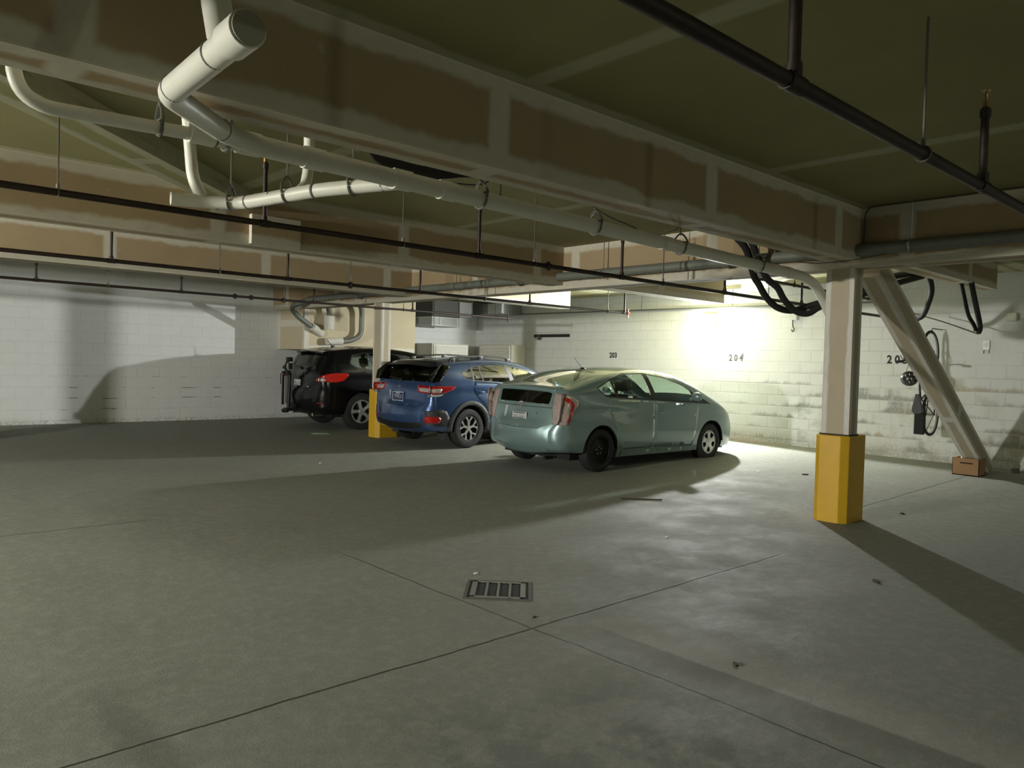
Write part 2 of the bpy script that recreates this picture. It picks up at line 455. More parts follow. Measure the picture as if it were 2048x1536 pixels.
TXT = ['deep taped drywall beam nearest the viewpoint, over the white drain pipe', 'second drywall beam, above the white branch pipe', 'third drywall beam, along the left wall side']
for k, (ya, yb, zb) in enumerate(BY):
    dry_box((X0, ya, zb), (7.42, yb, ZC), 'ceiling_beam', DRYB, label=TXT[k], cat='beam')
dry_box((7.72, 3.36, 2.70), (12.2, 3.62, ZC), 'ceiling_beam', DRYB, label='drywall beam beyond the front pillar towards the bicycle wall', cat='beam')
dry_box((7.72, 7.0, 2.57), (11.1, 7.27, ZC), 'ceiling_beam', DRYC, label='drywall beam beyond the cross beam, ending above the lamp', cat='beam')
dry_box((7.72, 10.67, 2.62), (11.3, 10.95, ZC), 'ceiling_beam', DRYC, label='short drywall beam near the lockers in lamp-lit cream colour', cat='beam')
dry_box((7.42, Y0, 2.5), (7.72, YW, ZC), 'ceiling_beam', DRYB, long='y', label='drywall cross beam carried by both yellow based pillars', cat='beam')

def oriented(p0, p1, w, h, name, mat, up=(0,0,1), **kw):
    """boxed member from p0 to p1, w across, h in the plane of up"""
    p0, p1 = Vector(p0), Vector(p1); d = (p1-p0).normalized()
    a = d.cross(Vector(up)).normalized()*w/2; b = a.cross(d).normalized()*h/2
    c = [(-a-b), (a-b), (a+b), (-a+b)]
    q = []
    for i in range(4):
        q.append((p0+c[i], p1+c[i], p1+c[(i+1) % 4], p0+c[(i+1) % 4]))
    q.append(tuple(p0+v for v in c)); q.append(tuple(p1+v for v in c))
    return dry_faces(q, name, mat, **kw)
oriented((.6, 4.85, 2.98), (4.3, 8.55, 2.98), .30, .16, 'ceiling_brace', DRYG, label='flat diagonal bracing strip boxed against the ceiling', cat='brace')
oriented((9.2, 4.2, 2.98), (12.4, 7.3, 2.98), .30, .16, 'ceiling_brace', DRYC, label='pale diagonal ceiling strip beyond the front pillar', cat='brace')
oriented((7.92, 3.31, 2.56), (12.75, 3.58, .09), .21, .25, 'diagonal_brace', DRYP, label='leaning boxed brace from the front pillar top to the back wall foot', cat='brace')

# --------------------------------------------------------------- pillars
def pillar(cx, cy, lab, labg, z0):
    r = thing('pillar', lab, 'pillar', (cx, cy, z0), kind='structure')
    x0, x1, y0, y1 = cx-.17, cx+.02, cy-.15, cy+.13
    dry_box((x0, y0, z0+.5), (x1, y1, 2.52), 'pillar_shaft', DRYP, long='z', parent=r)
    h = z0+.86; c = .065; X = .245; Y = .17
    pts = [(-X+.0, -Y+c), (-X+c, -Y), (X-c, -Y), (X, -Y+c), (X, Y-c), (X-c, Y), (-X+c, Y), (-X, Y-c)]
    m = MB(); m.prism([(cx+a, cy+b) for a, b in pts], z0-.02, h)
    g = m.build('painted_base', YELL, r)
    g['label'] = 'bright yellow painted concrete base'
    bv = g.modifiers.new('edge', 'BEVEL'); bv.width = .008; bv.segments = 2
    # ragged gap where the board meets the base
    m = MB(); m.box((x0-.012, y0-.012, h-.002), (x1+.012, y1+.012, h+.012))
    m.build('board_foot', M_('black_gap', (.03, .028, .02), .9), r)
    return r
pillar(7.655, 3.43, 'white boxed pillar on a yellow base with the leaning brace', '', 0.0)
pillar(7.655, 11.80, 'white boxed pillar on a yellow base between the black and blue cars', '', fz(7.65, 11.8))

pillar(-.78, 11.80, 'white boxed pillar on a yellow base outside the view on the left', '', fz(0, 11.8))

dry_box((3.08, 7.09, 2.56), (3.58, 7.15, 2.84), 'beam_patch', DRYB, label='small cream board patch boxed onto the second beam', cat='patch')

# bulkhead in the left corner
dry_box((7.55, 14.7, 1.66), (10.35, YW, ZC), 'corner_bulkhead', DRYC, label='boxed bulkhead in lamp-lit cream colour hung above the black vehicle', cat='bulkhead')
# ---------------------------------------------------- pipes and services
RUST = M_('rust_black_pipe', (.030, .018, .012), .55, .3, var=.5, scale=14)
GREYP = M_('grey_painted_pipe', (.17, .18, .15), .55, .2, var=.15)
GALV = M_('galvanised', (.45, .46, .44), .38, .85, var=.15)
PVC = M_('white_pvc', (.66, .65, .56), .42, var=.10, scale=5)
PVCD = M_('pvc_collar', (.10, .10, .08), .6)
BLKI = M_('black_insulation', (.012, .012, .011), .8, var=.4)
BRASS = M_('brass', (.35, .22, .08), .4, .9)
ROD = M_('threaded_rod', (.13, .12, .09), .55, .6)

def head(m_, x, y, z):
    m_.tube([(x, y, z), (x, y, z+.03)], .014, 8)
    m_.tube([(x-.012, y, z+.03), (x-.014, y, z+.06), (x, y, z+.075), (x+.014, y, z+.06), (x+.012, y, z+.03)], .0035, 6)
    m_.lathe([(.0001, z+.078), (.022, z+.078), (.024, z+.084), (.0001, z+.084)], 12, M=Matrix.Translation((x, y, 0)))

def sprinkler(label, y, z, x0, x1, r, risers, hangers, couplings=(), tip=None, extra=()):
    t = thing('sprinkler_pipe', label, 'pipe', (x0, y, z), group='black sprinkler branch pipes')
    MB().tube([(x0, y, z), (x1, y, z)], r, 14).build('pipe_run', RUST, t, smooth=True)
    for (x, top) in risers:
        m = MB().tube([(x, y, z), (x, y, top)], r*.72 if top < 2.99 else r*.8, 12)
        m.tube([(x, y, z+r*.6), (x, y, z+r*2.4)], r*1.05, 12).tube([(x-r*1.9, y, z), (x+r*1.9, y, z)], r*1.2, 12)
        if top < 2.99: m.tube([(x, y, top-.05), (x, y, top-.01)], r*.95, 12)
        rs = m.build('riser', RUST, t, smooth=True)
        if top < 2.99:
            h = MB(); head(h, x, y, top); h.build('sprinkler_head', BRASS, rs, smooth=True)
    for x in hangers:
        m = MB().tube([(x, y, z+r*1.9), (x, y, ZC-.005)], .006, 6)
        pts = arc((x, y, z), r*1.22, 0, 2*PI, 14, (0, 1, 0), (0, 0, 1))
        m.tube(pts, .005, 6, caps=False); m.tube([(x, y, z+r*1.2), (x, y, z+r*2.3)], .011, 8)
        m.build('hanger', ROD, t, smooth=True)
    for x in couplings:
        m = MB().tube([(x-.03, y, z), (x+.03, y, z)], r*1.4, 14)
        m.box((x-.016, y-.012, z-r*2.0), (x+.016, y+.012, z+r*2.0))
        m.build('coupling', RUST, t, smooth=True)
    if tip:
        m = MB().tube([(x1-.01, y, z), (x1+.05, y, z)], r*1.35, 12).tube([(x1+.012, y, z-.075), (x1+.012, y, z+.075)], r*.75, 10)
        m.build('end_fitting', tip, t, smooth=True)
    return t

COP = M_('red_brass', (.45, .16, .08), .4, .8)
sprinkler('thin black pipe under the first ceiling bay, with three upright risers', 5.2, 2.42, X0, 13.15, .0215,
          [(2.35, 2.85), (4.32, 2.85), (6.28, 2.83), (8.25, 2.85), (10.2, 2.85)], [1.07, 3.52, 5.0, 7.0, 9.3], [5.18])
sprinkler('thin black pipe in the second bay that ends in a reddish fitting', 8.5, 2.41, X0, 10.45, .0205,
          [(2.23, 2.78), (4.14, 2.78), (6.05, 2.78), (8.1, 2.8), (10.37, 2.85)], [.6, 3.33, 4.98, 7.2, 9.93], [4.98], tip=COP)
sprinkler('lowest thin black pipe, close to the left wall, passing the far pillar', 11.6, 2.40, X0, 10.44, .019,
          [(2.15, 2.64), (3.99, 2.64), (6.12, 2.64), (8.1, 2.66)], [.5, 3.01, 5.59, 7.9, 9.5], [4.79, 5.05, 5.59], tip=RUST)
sprinkler('thick black pipe running overhead across the upper right', 1.3, 2.45, X0, 13.15, .0275,
          [(2.435, 3.05), (4.41, 2.85), (6.4, 2.85), (8.4, 2.85)], [.9, 3.6, 7.2])
sprinkler('short black pipe beyond the cross beam above the dangling hoses', 5.0, 2.62, 7.74, 13.15, .019,
          [(8.7, 2.9), (10.8, 2.9)], [9.6, 11.9])

# grey main along the cross beam with three legs into the bulkhead
t = thing('grey_main_pipe', 'thick grey pipe along the near face of the cross beam', 'pipe', (7.33, 7.0, 2.645))
MB().tube([(7.335, 14.1, 2.66), (7.335, Y0, 2.632)], .056, 20).build('pipe_run', GREYP, t, smooth=True)
for y in (2.72, 6.37, 9.35, 11.2):
    m = MB().tube([(7.335, y, 2.7), (7.335, y, ZC)], .006, 6)
    m.tube(arc((7.335, y, 2.645), .061, 0, 2*PI, 18, (1, 0, 0), (0, 0, 1)), .007, 6, caps=False)
    m.tube([(7.275, y, 2.66), (7.262, y, 2.66)], .012, 8).tube([(7.335, y, 2.588), (7.335, y, 2.572)], .010, 8)
    m.build('hanger', GALV, t, smooth=True)
for y in (7.95, 12.2, 4.6):
    MB().tube([(7.335, y-.045, 2.647), (7.335, y+.045, 2.647)], .066, 20).build('coupling', GREYP, t, smooth=True)
legs = [[(7.33, 14.05, 2.655), (7.1, 14.45, 2.50), (7.36, 14.6, 2.32), (7.90, 14.68, 2.02)],
        [(7.335, 13.5, 2.65), (7.75, 14.3, 2.63), (8.02, 14.52, 2.55), (8.03, 14.53, 2.30)],
        [(7.335, 12.9, 2.65), (8.3, 14.2, 2.72), (8.80, 14.5, 2.66), (8.80, 14.52, 2.0), (8.55, 14.55, 1.87), (8.1, 14.56, 1.845)]]
slv = [((7.68, 14.61, 2.135), (7.95, 14.70, 2.0), .082), ((8.03, 14.53, 2.38), (8.03, 14.535, 2.09), .105), ((8.36, 14.56, 1.86), (8.0, 14.57, 1.84), .078)]
PATCH = M_('plaster_sleeve', (.62, .61, .53), .8)
for L_, (a, b, r_) in zip(legs, slv):
    lg = MB().tube(bend(L_, .22, 7), .056, 16).build('pipe_leg', GREYP, t, smooth=True)
    MB().tube([a, b], r_, 18).build('wall_sleeve', PATCH, lg, smooth=True)

# conduit along the back wall
t = thing('wall_conduit', 'thin pipe running level along the top of the back wall', 'pipe', (13.14, 10, 2.72))
MB().tube([(13.14, 15.8, 2.735), (13.14, 4.9, 2.675)], .017, 10).build('pipe_run', GREYP, t, smooth=True)
for y in (14.6, 12.4, 10.3, 8.1, 5.6):
    MB().tube([(13.14, y, 2.715), (13.14, y, 3.04)], .005, 6).build('hanger', ROD, t)

# ------------------------------------------------------- white drain pipe
t = thing('drain_pipe', 'white plastic drain pipe with branches slung under the nearest beam', 'pipe', (2.4, 3.55, 2.45))
def zp(x): return 2.505 - .0115*x
def joint_ring(pts, r, n=16): return MB().tube(pts, r, n)
main = [(1.36, 3.55, zp(1.36)), (7.25, 3.68, zp(7.2)), (7.62, 3.72, 2.36), (8.02, 3.72, 2.02), (8.02, 3.72, .2)]
MB().tube(bend(main, .3, 8), .050, 22).build('main_run', PVC, t, smooth=True)
small = [(.575, 3.62, ZC), (.585, 3.60, 2.462), (1.40, 3.55, 2.478)]
MB().tube(bend(small, .15, 9), .029, 16).build('small_run', PVC, t, smooth=True)
for x, r_ in ((1.30, .056), (1.52, .056), (1.86, .056), (2.40, .057), (2.72, .056), (4.9, .055), (6.9, .056)):
    y = 3.55 + max(0, (x-1.36))*.022
    MB().tube([(x-.055, y, zp(x-.055)), (x+.055, y, zp(x+.055))], r_, 22).build('coupling', PVC, t, smooth=True)
br = [(2.42, 3.57, 2.47), (2.16, 4.08, 2.455), (1.95, 4.66, 2.425), (1.80, 4.76, 2.42), (1.58, 4.80, 2.415)]
MB().tube(bend(br, .10, 5), .040, 20).build('branch_run', PVC, t, smooth=True)
MB().tube(bend([(1.76, 4.77, 2.43), (1.70, 4.78, 2.55), (1.66, 4.80, ZC)], .08, 5), .036, 16).build('riser', PVC, t, smooth=True)
MB().tube(bend([(2.11, 4.20, 2.455), (2.28, 4.46, 2.56), (2.33, 4.52, 2.70), (2.33, 4.52, ZC)], .06, 5), .034, 16).build('riser', PVC, t, smooth=True)
cl = [(.93, 2.23, 2.43), (.95, 2.93, 2.425), (1.36, 3.42, 2.47), (1.60, 3.56, 2.483)]
MB().tube(bend(cl, .07, 5), .046, 22).build('cleanout_run', PVC, t, smooth=True)
MB().tube([(.932, 2.32, 2.43), (.928, 2.19, 2.43)], .056, 22).build('end_cap', PVC, t, smooth=True)
MB().tube([(.929, 2.191, 2.43), (.929, 2.183, 2.43)], .050, 22).build('cap_plug', M_('old_pvc', (.36, .34, .26), .6), t, smooth=True)
MB().tube([(.95, 2.42, 2.45), (.97, 2.58, 2.72), (.98, 2.64, ZC)], .047, 20).build('riser', PVC, t, smooth=True)
def ring_at(p, d, r, w, name, mat):
    d = Vector(d).normalized(); p = Vector(p)
    MB().tube([p-d*w, p+d*w], r, 20).build(name, mat, t, smooth=True)
for p, d, r_ in (((.935, 2.45, 2.43), (0, 1, 0), .0480), ((.948, 2.86, 2.427), (0, 1, 0), .0478), ((1.31, 3.36, 2.465), (.6, .7, .06), .0480), ((1.36, 3.55, zp(1.36)), (1, .02, 0), .0520)):
    ring_at(p, d, r_, .004, 'seam_ring', PVCD)
for p, d, r_ in (((2.04, 4.42, 2.441), (-.32, .9, 0), .0418), ((2.15, 4.10, 2.454), (-.45, .88, 0), .0418), ((1.97, 4.60, 2.428), (-.3, .9, 0), .0418), ((1.84, 4.74, 2.421), (-.8, .5, 0), .0418), ((2.36, 3.69, 2.468), (-.45, .9, 0), .0418)):
    ring_at(p, d, r_, .005, 'seam_ring', PVCD)
def clevis(x, y, z, r, dirv, zt=ZC):
    d = Vector(dirv).normalized(); s_ = Vector((0, 0, 1)).cross(d).normalized()
    m = MB()
    m.tube([Vector((x, y, z)) + s_*(r*math.cos(a)) + Vector((0, 0, r*math.sin(a))) for a in [PI*1.02+PI*.96*k/12 for k in range(13)]], .0075, 6)
    m.tube(spline([Vector((x, y, z)) + s_*r*1.0, Vector((x, y, z+.05)) + s_*r*1.05, Vector((x, y, z+.105)), Vector((x, y, z+.05)) - s_*r*1.05, Vector((x, y, z)) - s_*r], 6), .0075, 6)
    m.tube([Vector((x, y, z+.035)) + s_*r*1.25, Vector((x, y, z+.035)) - s_*r*1.25], .006, 6)
    m.tube([(x, y, z+.09), (x, y, zt)], .005, 6)
    m.build('hanger', PVCD, t, smooth=True)
for x in (1.12,): clevis(x, 3.56, 2.472, .034, (1, .02, 0))
for x in (1.41, 2.98, 4.05, 5.1, 6.35):
    clevis(x, 3.55+(x-1.36)*.022, zp(x), .059, (1, .02, 0))
clevis(2.08, 4.30, 2.448, .047, (-.4, .9, 0)); clevis(1.90, 4.69, 2.424, .047, (-.5, .6, 0)); clevis(2.27, 3.87, 2.461, .047, (-.45, .9, 0))

# thin loose wires
WIRE = M_('loose_wire', (.03, .03, .03), .6)
for k, (lab, pts) in enumerate((('thin dark wire hooked over the white drain pipe near the beam middle', [(4.2, 3.9, 2.75), (4.35, 3.8, 2.62), (4.6, 3.68, 2.53)]),
                 ('kinked loose wire drooping under the beam left of the hoses', [(5.59, 4.31, 2.70), (5.6, 4.2, 2.67), (5.62, 4.12, 2.69), (5.56, 4.0, 2.69), (5.5, 3.9, 2.73)]),
                 ('wire strung along the drain pipe beside the flat black strip', [(2.75, 3.72, 2.56), (3.0, 3.66, 2.57), (3.1, 3.62, 2.61), (3.15, 3.6, 2.60), (3.15, 3.6, 2.46)]),
                 ('thin wire drooping along the grey pipe above the front pillar', [(7.27, 3.75, 2.57), (7.27, 3.5, 2.545), (7.27, 3.2, 2.55), (7.27, 2.9, 2.585)]))):
    tag(MB().tube(spline(pts, 6), .004, 6).build('loose_wire', WIRE, smooth=True), lab, 'wire')

# flat black strip of pipe insulation resting on the drain pipe
m = MB(); pts = spline([(2.19,3.62,2.625),(2.29,3.62,2.585),(2.43,3.62,2.562),(2.63,3.62,2.566),(2.83,3.62,2.605),(3.05,3.62,2.617)], 8)
n = len(pts); prev = None
for i, p in enumerate(pts):
    f = i/(n-1); h = .034*min(1, f*7+.04, (1-f)*4+.04)
    ring = [m.bm.verts.new(p + Vector((0, dy, dz*h))) for dy, dz in ((-.008, -1), (.008, -1), (.008, 1), (-.008, 1))]
    if prev: 
        for k in range(4): m.bm.faces.new((prev[k], prev[(k+1) % 4], ring[(k+1) % 4], ring[k]))
    else: m.bm.faces.new(ring)
    prev = ring
m.bm.faces.new(prev)
tag(m.build('insulation_strip', BLKI), 'flat curved black insulation strip lying above the white drain pipe', 'strip')

# fat black insulated hoses
H1 = [(6.9,4.25,2.84),(7.05,4.2,2.70),(7.3,4.26,2.48),(7.5,4.31,2.40),(7.7,4.33,2.28),(7.9,4.3,2.18),(8.1,4.23,2.16),(8.25,4.1,2.22),(8.35,3.95,2.28),(8.45,3.80,2.33),(8.62,3.68,2.40),(9.0,3.69,2.52),(9.5,3.70,2.64),(9.9,3.70,2.71),(10.2,3.68,2.76)]
H2 = [(6.95,4.12,2.84),(7.1,4.12,2.66),(7.35,4.14,2.45),(7.6,4.15,2.37),(7.85,4.2,2.26),(8.05,4.17,2.15),(8.2,4.1,2.13),(8.3,4.03,2.2),(8.4,3.95,2.25),(8.55,3.82,2.3),(8.66,3.70,2.36),(9.0,3.66,2.46),(9.6,3.66,2.58),(10.0,3.66,2.66),(10.3,3.66,2.72)]
for lab, P_ in (('outer of two fat black hoses sagging behind the front pillar', H1), ('inner of two fat black hoses sagging behind the front pillar', H2)):
    tag(MB().tube(spline(P_, 5), .036, 14).build('insulated_hose', BLKI, smooth=True), lab, 'hose')
for lab, P_ in (('black hose slanting down left towards the bicycle hook rod', [(10.6,3.68,2.74),(10.8,3.72,2.59),(11.0,3.82,2.45),(11.2,3.95,2.3),(11.3,4.06,2.25)]),
                ('fatter of two black hoses hanging straight down right of the brace', [(11.2,3.38,2.71),(11.4,3.39,2.49),(11.6,3.4,2.29),(11.8,3.43,2.15),(11.8,3.45,2.07)]),
                ('thinner black hose hanging beside the fat one, right of the brace', [(11.2,3.50,2.71),(11.4,3.51,2.5),(11.6,3.52,2.31),(11.78,3.50,2.18),(11.8,3.48,2.10)])):
    r_ = .026 if 'thinner' in lab else .034
    tag(MB().tube(spline(P_, 6), r_, 12).build('insulated_hose', BLKI, smooth=True), lab, 'hose')
tag(MB().tube(spline([(12.0,4.42,2.40),(11.9,3.95,2.25),(11.82,3.45,2.06)], 6), .009, 8).build('thin_rod', ROD, smooth=True), 'thin slanting rod between the two hanging hoses right of the brace', 'rod')
tag(MB().tube(bend([(7.405, 3.17, 2.72), (7.405, 3.17, 3.0), (7.30, 3.08, 3.038), (7.30, 1.0, 3.038), (7.30, -1.5, 3.038)], .08, 5), .005, 6).build('thin_cable', WIRE, smooth=True), 'thin cable stapled across the ceiling right of the front pillar', 'cable')

# ------------------------------------------------------------ air handler
DUCT = M_('duct_metal', (.30, .31, .28), .4, .7, var=.18, scale=3)
DUCK = M_('duct_dark', (.06, .06, .05), .6, .3)
t = thing('air_handler', 'grey metal air handling unit hung in the corner above the lockers', 'duct', (11.5, 15.4, 2.7))
MB().box((11.06, 15.0, 2.58), (11.9, 15.8, 2.99), bev=.01).build('upper_casing', DUCK, t)
MB().box((11.07, 15.02, 2.34), (11.84, 15.6, 2.575), bev=.008).build('lower_duct', DUCT, t)
m = MB()
for z in (2.36, 2.55): m.box((11.05, 15.0, z), (11.86, 15.62, z+.02))
m.box((11.3, 15.005, 2.345), (11.33, 15.02, 2.57)); m.build('duct_flange', GALV, t)
MB().box((11.92, 15.05, 2.62), (12.35, 15.8, 2.99), bev=.01).build('side_duct', DUCT, t)
for x in (11.1, 11.86): MB().tube([(x, 14.98, 2.34), (x, 14.98, ZC)], .006, 6).build('support_rod', ROD, t)
t = thing('ceiling_duct', 'flat duct with a pale two panel grille beside the back wall corner', 'duct', (12.9, 14.8, 2.85))
MB().box((12.55, 14.1, 2.70), (13.18, 15.5, 2.98), bev=.008).build('duct_body', DUCT, t)
g = M_('pale_grille', (.78, .83, .83), .5)
for y0, y1 in ((14.12, 14.38), (14.41, 14.67)):
    m = MB().box((12.53, y0, 2.715), (12.55, y1, 2.965))
    for k in range(7): m.box((12.518, y0+.02, 2.735+k*.032), (12.532, y1-.02, 2.748+k*.032))
    m.build('grille_panel', g, t)

# ----------------------------------------------------------------- lockers
LOCK = M_('locker_cream', (.55, .54, .44), .55)
LOUV = M_('locker_door', (.70, .69, .62), .5)
def louvred(m, a0, a1, z0, z1, face, axis):
    """slatted door leaf; axis 'y' door faces -y, 'x' door faces -x"""
    k = 0; z = z0
    while z < z1-.02:
        pr = [(0, z), (-.022, z+.004), (-.022, z+.014), (0, z+.036)]
        for i in range(3):
            (d0, h0), (d1, h1) = pr[i], pr[i+1]
            if axis == 'y': m.face([(a0, face+d0, h0), (a1, face+d0, h0), (a1, face+d1, h1), (a0, face+d1, h1)])
            else: m.face([(face+d0, a0, h0), (face+d0, a1, h0), (face+d1, a1, h1), (face+d1, a0, h1)])
        z += .042
t = thing('storage_locker', 'cream storage locker with a louvred door against the left wall', 'locker', (11.8, 15.55, fz(11.8, 15.5)))
f0 = fz(11.8, 15.5)
MB().box((11.23, 15.22, f0), (12.38, 15.88, 1.93), bev=.006).build('cabinet', LOCK, t)
m = MB().box((11.27, 15.195, f0+.08), (12.34, 15.215, 1.90)); louvred(m, 11.31, 12.30, f0+.14, 1.86, 15.195, 'y')
d = m.build('door', LOUV, t)
MB().box((12.24, 15.16, 1.0), (12.27, 15.196, 1.12)).build('handle', GALV, d)
t = thing('storage_locker', 'cream storage locker numbered 152 against the back wall', 'locker', (12.95, 14.6, fz(13, 14.6)))
f0 = fz(13, 14.6)
MB().box((12.72, 13.95, f0), (13.19, 15.19, 1.95), bev=.006).build('cabinet', LOCK, t)
m = MB().box((12.695, 14.0, f0+.08), (12.715, 15.15, 1.92)); louvred(m, 14.04, 15.11, f0+.14, 1.87, 12.695, 'x')
d = m.build('door', LOUV, t)
INK = M_('stencil_black', (.02, .02, .016), .7)
def wall_text(body, y, z, x, h, name, parent=None, lab=None, mat=INK, sx=1.0):
    """lettering that reads along the back wall, seen from -x"""
    Mx = Matrix(((0, 0, -1, x*S), (-1, 0, 0, y*S), (0, 1, 0, z*S), (0, 0, 0, 1)))
    if parent is not None: Mx = Matrix.Translation(-(parent.parent or parent).location if False else -parent.location) @ Mx
    o = text(body, name, mat, h*S*1.38, Mx, parent, .0015, sx=sx, bold=h*.045)
    if lab: tag(o, lab, 'number')
    return o
tx = wall_text('152', 14.5, 1.83, 12.665, .085, 'locker_number', None, sx=.95)
mw = tx.matrix_local.copy(); tx.parent = d; tx.matrix_local = Matrix.Translation(-t.location) @ mw

# painted bay numbers
wall_text('203', 11.10, 1.725, XW-.0015, .115, 'bay_number', lab='black stencilled bay number 203 on the back wall', sx=.92)
wall_text('2 0 4', 8.02, 1.705, XW-.0015, .125, 'bay_number', lab='grey black stencilled bay number 204 under the lamp', mat=M_('stencil_worn', (.12, .12, .11), .8), sx=.86)
wall_text('2 0 5', 5.03, 1.715, XW-.0015, .135, 'bay_number', lab='black stencilled bay number 205 behind the bicycle bars', sx=.86)
tag(MB().box((XW-.006, 7.86, 1.715), (XW-.001, 7.885, 1.80)).build('paint_smear', M_('smear_grey', (.2, .2, .19), .8)), 'short grey paint mark right of number 204', 'mark')

# wall fittings
t = thing('wall_rack', 'black metal hook rail on the back wall left of number 203', 'rack', (13.18, 13.2, 2.17))
MB().box((13.15, 12.44, 2.145), (13.195, 13.62, 2.215), bev=.004).build('rail', M_('rail_black', (.012, .012, .012), .5), t)
MB().tube(bend([(13.15, 13.42, 2.17), (13.08, 13.42, 2.10), (13.02, 13.42, 2.10), (13.0, 13.42, 2.13)], .03), .011, 8).box((13.12, 13.37, 2.08), (13.16, 13.45, 2.2)).build('hook', ROD, t, smooth=True)
PLB = M_('white_plastic', (.70, .70, .66), .45)
t = thing('junction_box', 'small white junction box with a dangling lead near the lamp', 'box', (13.14, 6.83, 2.46))
MB().box((13.1, 6.76, 2.41), (13.195, 6.90, 2.53), bev=.006).build('housing', PLB, t)
MB().tube(spline([(13.12, 6.84, 2.41), (13.11, 6.83, 2.30), (13.11, 6.80, 2.24), (13.11, 6.83, 2.2), (13.11, 6.85, 2.24)], 6), .012, 8).build('lead', M_('lead_grey', (.12, .12, .11), .6), t, smooth=True)
t = thing('wall_switch', 'white switch plate on the back wall right of the bicycle', 'switch', (13.18, 3.74, 1.95))
MB().box((13.165, 3.69, 1.885), (13.195, 3.78, 2.03), bev=.004).build('plate', M_('white_switch', (.85, .86, .84), .4), t)
MB().box((13.158, 3.72, 1.93), (13.166, 3.75, 1.99)).build('toggle', PLB, t)
m = MB().tube([(13.185, 3.70, 1.885), (13.185, 3.70, 1.83)], .005, 6).tube([(13.185, 3.77, 1.885), (13.185, 3.77, 1.83)], .005, 6); m.build('lead', ROD, t)
tag(MB().box((13.08, 3.33, 2.31), (13.195, 3.47, 2.44), bev=.015).build('sensor_box', M_('sensor_cream', (.60, .60, .48), .5)), 'small cream box high on the back wall at the far right', 'box')

# --------------------------------------------------------------- the lamp
t = thing('wall_lamp', 'bright white flood lamp on the back wall above number 204', 'lamp', (13.15, 8.55, 2.43))
MB().box((13.09, 8.46, 2.36), (13.195, 8.70, 2.58), bev=.012).build('housing', M_('lamp_grey', (.42, .40, .37), .5, .2), t)
LAMP = M_('lamp_glow', (1, 1, 1), .5, emit=(.97, 1.0, .99, 210.0))
for y in (8.31, 8.45):
    a = MB().tube([(13.12, y+.18, 2.40), (12.80, y+.02, 2.40)], .02, 10).build('lamp_arm', M_('lamp_grey', (.42, .40, .37)), t, smooth=True)
    MB().sphere((12.74, y, 2.385), .055, seg=20).build('bulb', LAMP, a, smooth=True)

sl = bpy.data.lights.new('flood_beam', 'SPOT'); sl.energy = 1450; sl.color = (.98, 1.0, .975); sl.shadow_soft_size = .06
sl.spot_size = math.radians(179); sl.spot_blend = .10
so = bpy.data.objects.new('flood_beam', sl); C.objects.link(so); so.parent = t
so.location = Vector((12.66, 8.38, 2.385))*S - t.location
so.rotation_euler = Vector((-1, .06, -.10)).to_track_quat('-Z', 'Y').to_euler()

# ------------------------------------------------------------ floor grate
IRON = M_('cast_iron', (.27, .27, .235), .6, .3, var=.2)
t = thing('floor_drain', 'rectangular iron drain grate set in the concrete floor', 'drain', (3.305, 3.69, 0), rot=None)
a_, b_ = Vector((.24, -.245, 0)), Vector((.247, .258, 0))        # along, across (drafting units)
ud, vd = a_.normalized(), b_.normalized()
Mg = Matrix(((ud.x, vd.x, 0, 3.305), (ud.y, vd.y, 0, 3.69), (0, 0, 1, 0), (0, 0, 0, 1)))
hw, hd = .172, .178
hw, hd = .178, .175
m = MB()
for lo, hi in (((-hw-.035, -hd-.03, -.02), (hw+.035, -hd-.012, .004)), ((-hw-.035, hd+.012, -.02), (hw+.035, hd+.03, .004)), ((-hw-.035, -hd-.012, -.02), (-hw-.018, hd+.012, .004)), ((hw+.018, -hd-.012, -.02), (hw+.035, hd+.012, .004))):
    m.box(lo, hi, Mg)
m.build('kerb_frame', M_('iron_dark', (.10, .10, .08), .7), t)
m = MB()
for lo, hi in (((-hw, -hd, -.01), (hw, -hd+.02, .007)), ((-hw, hd-.02, -.01), (hw, hd, .007)), ((-hw, -hd, -.01), (-hw+.034, hd, .007)), ((hw-.034, -hd, -.01), (hw, hd, .007))): m.box(lo, hi, Mg)
for k in (-1, 0, 1): m.box((k*.076-.008, -hd, -.01), (k*.076+.008, hd, .006), Mg)
m.build('grate', IRON, t)
MB().box((-hw-.018, -hd-.012, -.02), (hw+.018, hd+.012, .0015), Mg).build('pit', M_('pit_black', (.014, .015, .011), .9), t)

# --------------------------------------------------- small things on the floor
t = thing('cardboard_box', 'open brown cardboard box on the floor beside the brace foot', 'box', (12.0, 3.58, fz(12, 3.58)))
CARD = M_('cardboard', (.34, .20, .10), .8, var=.12, scale=4)
f0 = fz(12, 3.58); m = MB()
for lo, hi in (((11.98, 3.42, f0), (12.26, 3.76, f0+.012)), ((11.98, 3.42, f0), (11.988, 3.76, f0+.24)), ((12.252, 3.42, f0), (12.26, 3.76, f0+.24)), ((11.98, 3.42, f0), (12.26, 3.428, f0+.24)), ((11.98, 3.752, f0), (12.26, 3.76, f0+.24))): m.box(lo, hi)
m.box((11.979, 3.44, f0+.205), (11.981, 3.74, f0+.222)).build('carton', CARD, t)
MB().box((11.975, 3.5, f0+.165), (11.979, 3.66, f0+.185)).build('hand_slot', M_('slot_dark', (.05, .03, .02), .9), t)
tag(MB().tube([(12.1, 3.64, f0+.013), (12.1, 3.64, f0+.275)], .045, 14).build('white_jar', PLB), 'white jar standing in the cardboard box', 'jar')
tag(MB().box((12.06, 3.46, f0+.013), (12.2, 3.56, f0+.262), bev=.01).build('pale_carton', M_('pale_carton', (.6, .58, .5), .7)), 'pale packet standing in the cardboard box beside the jar', 'packet')

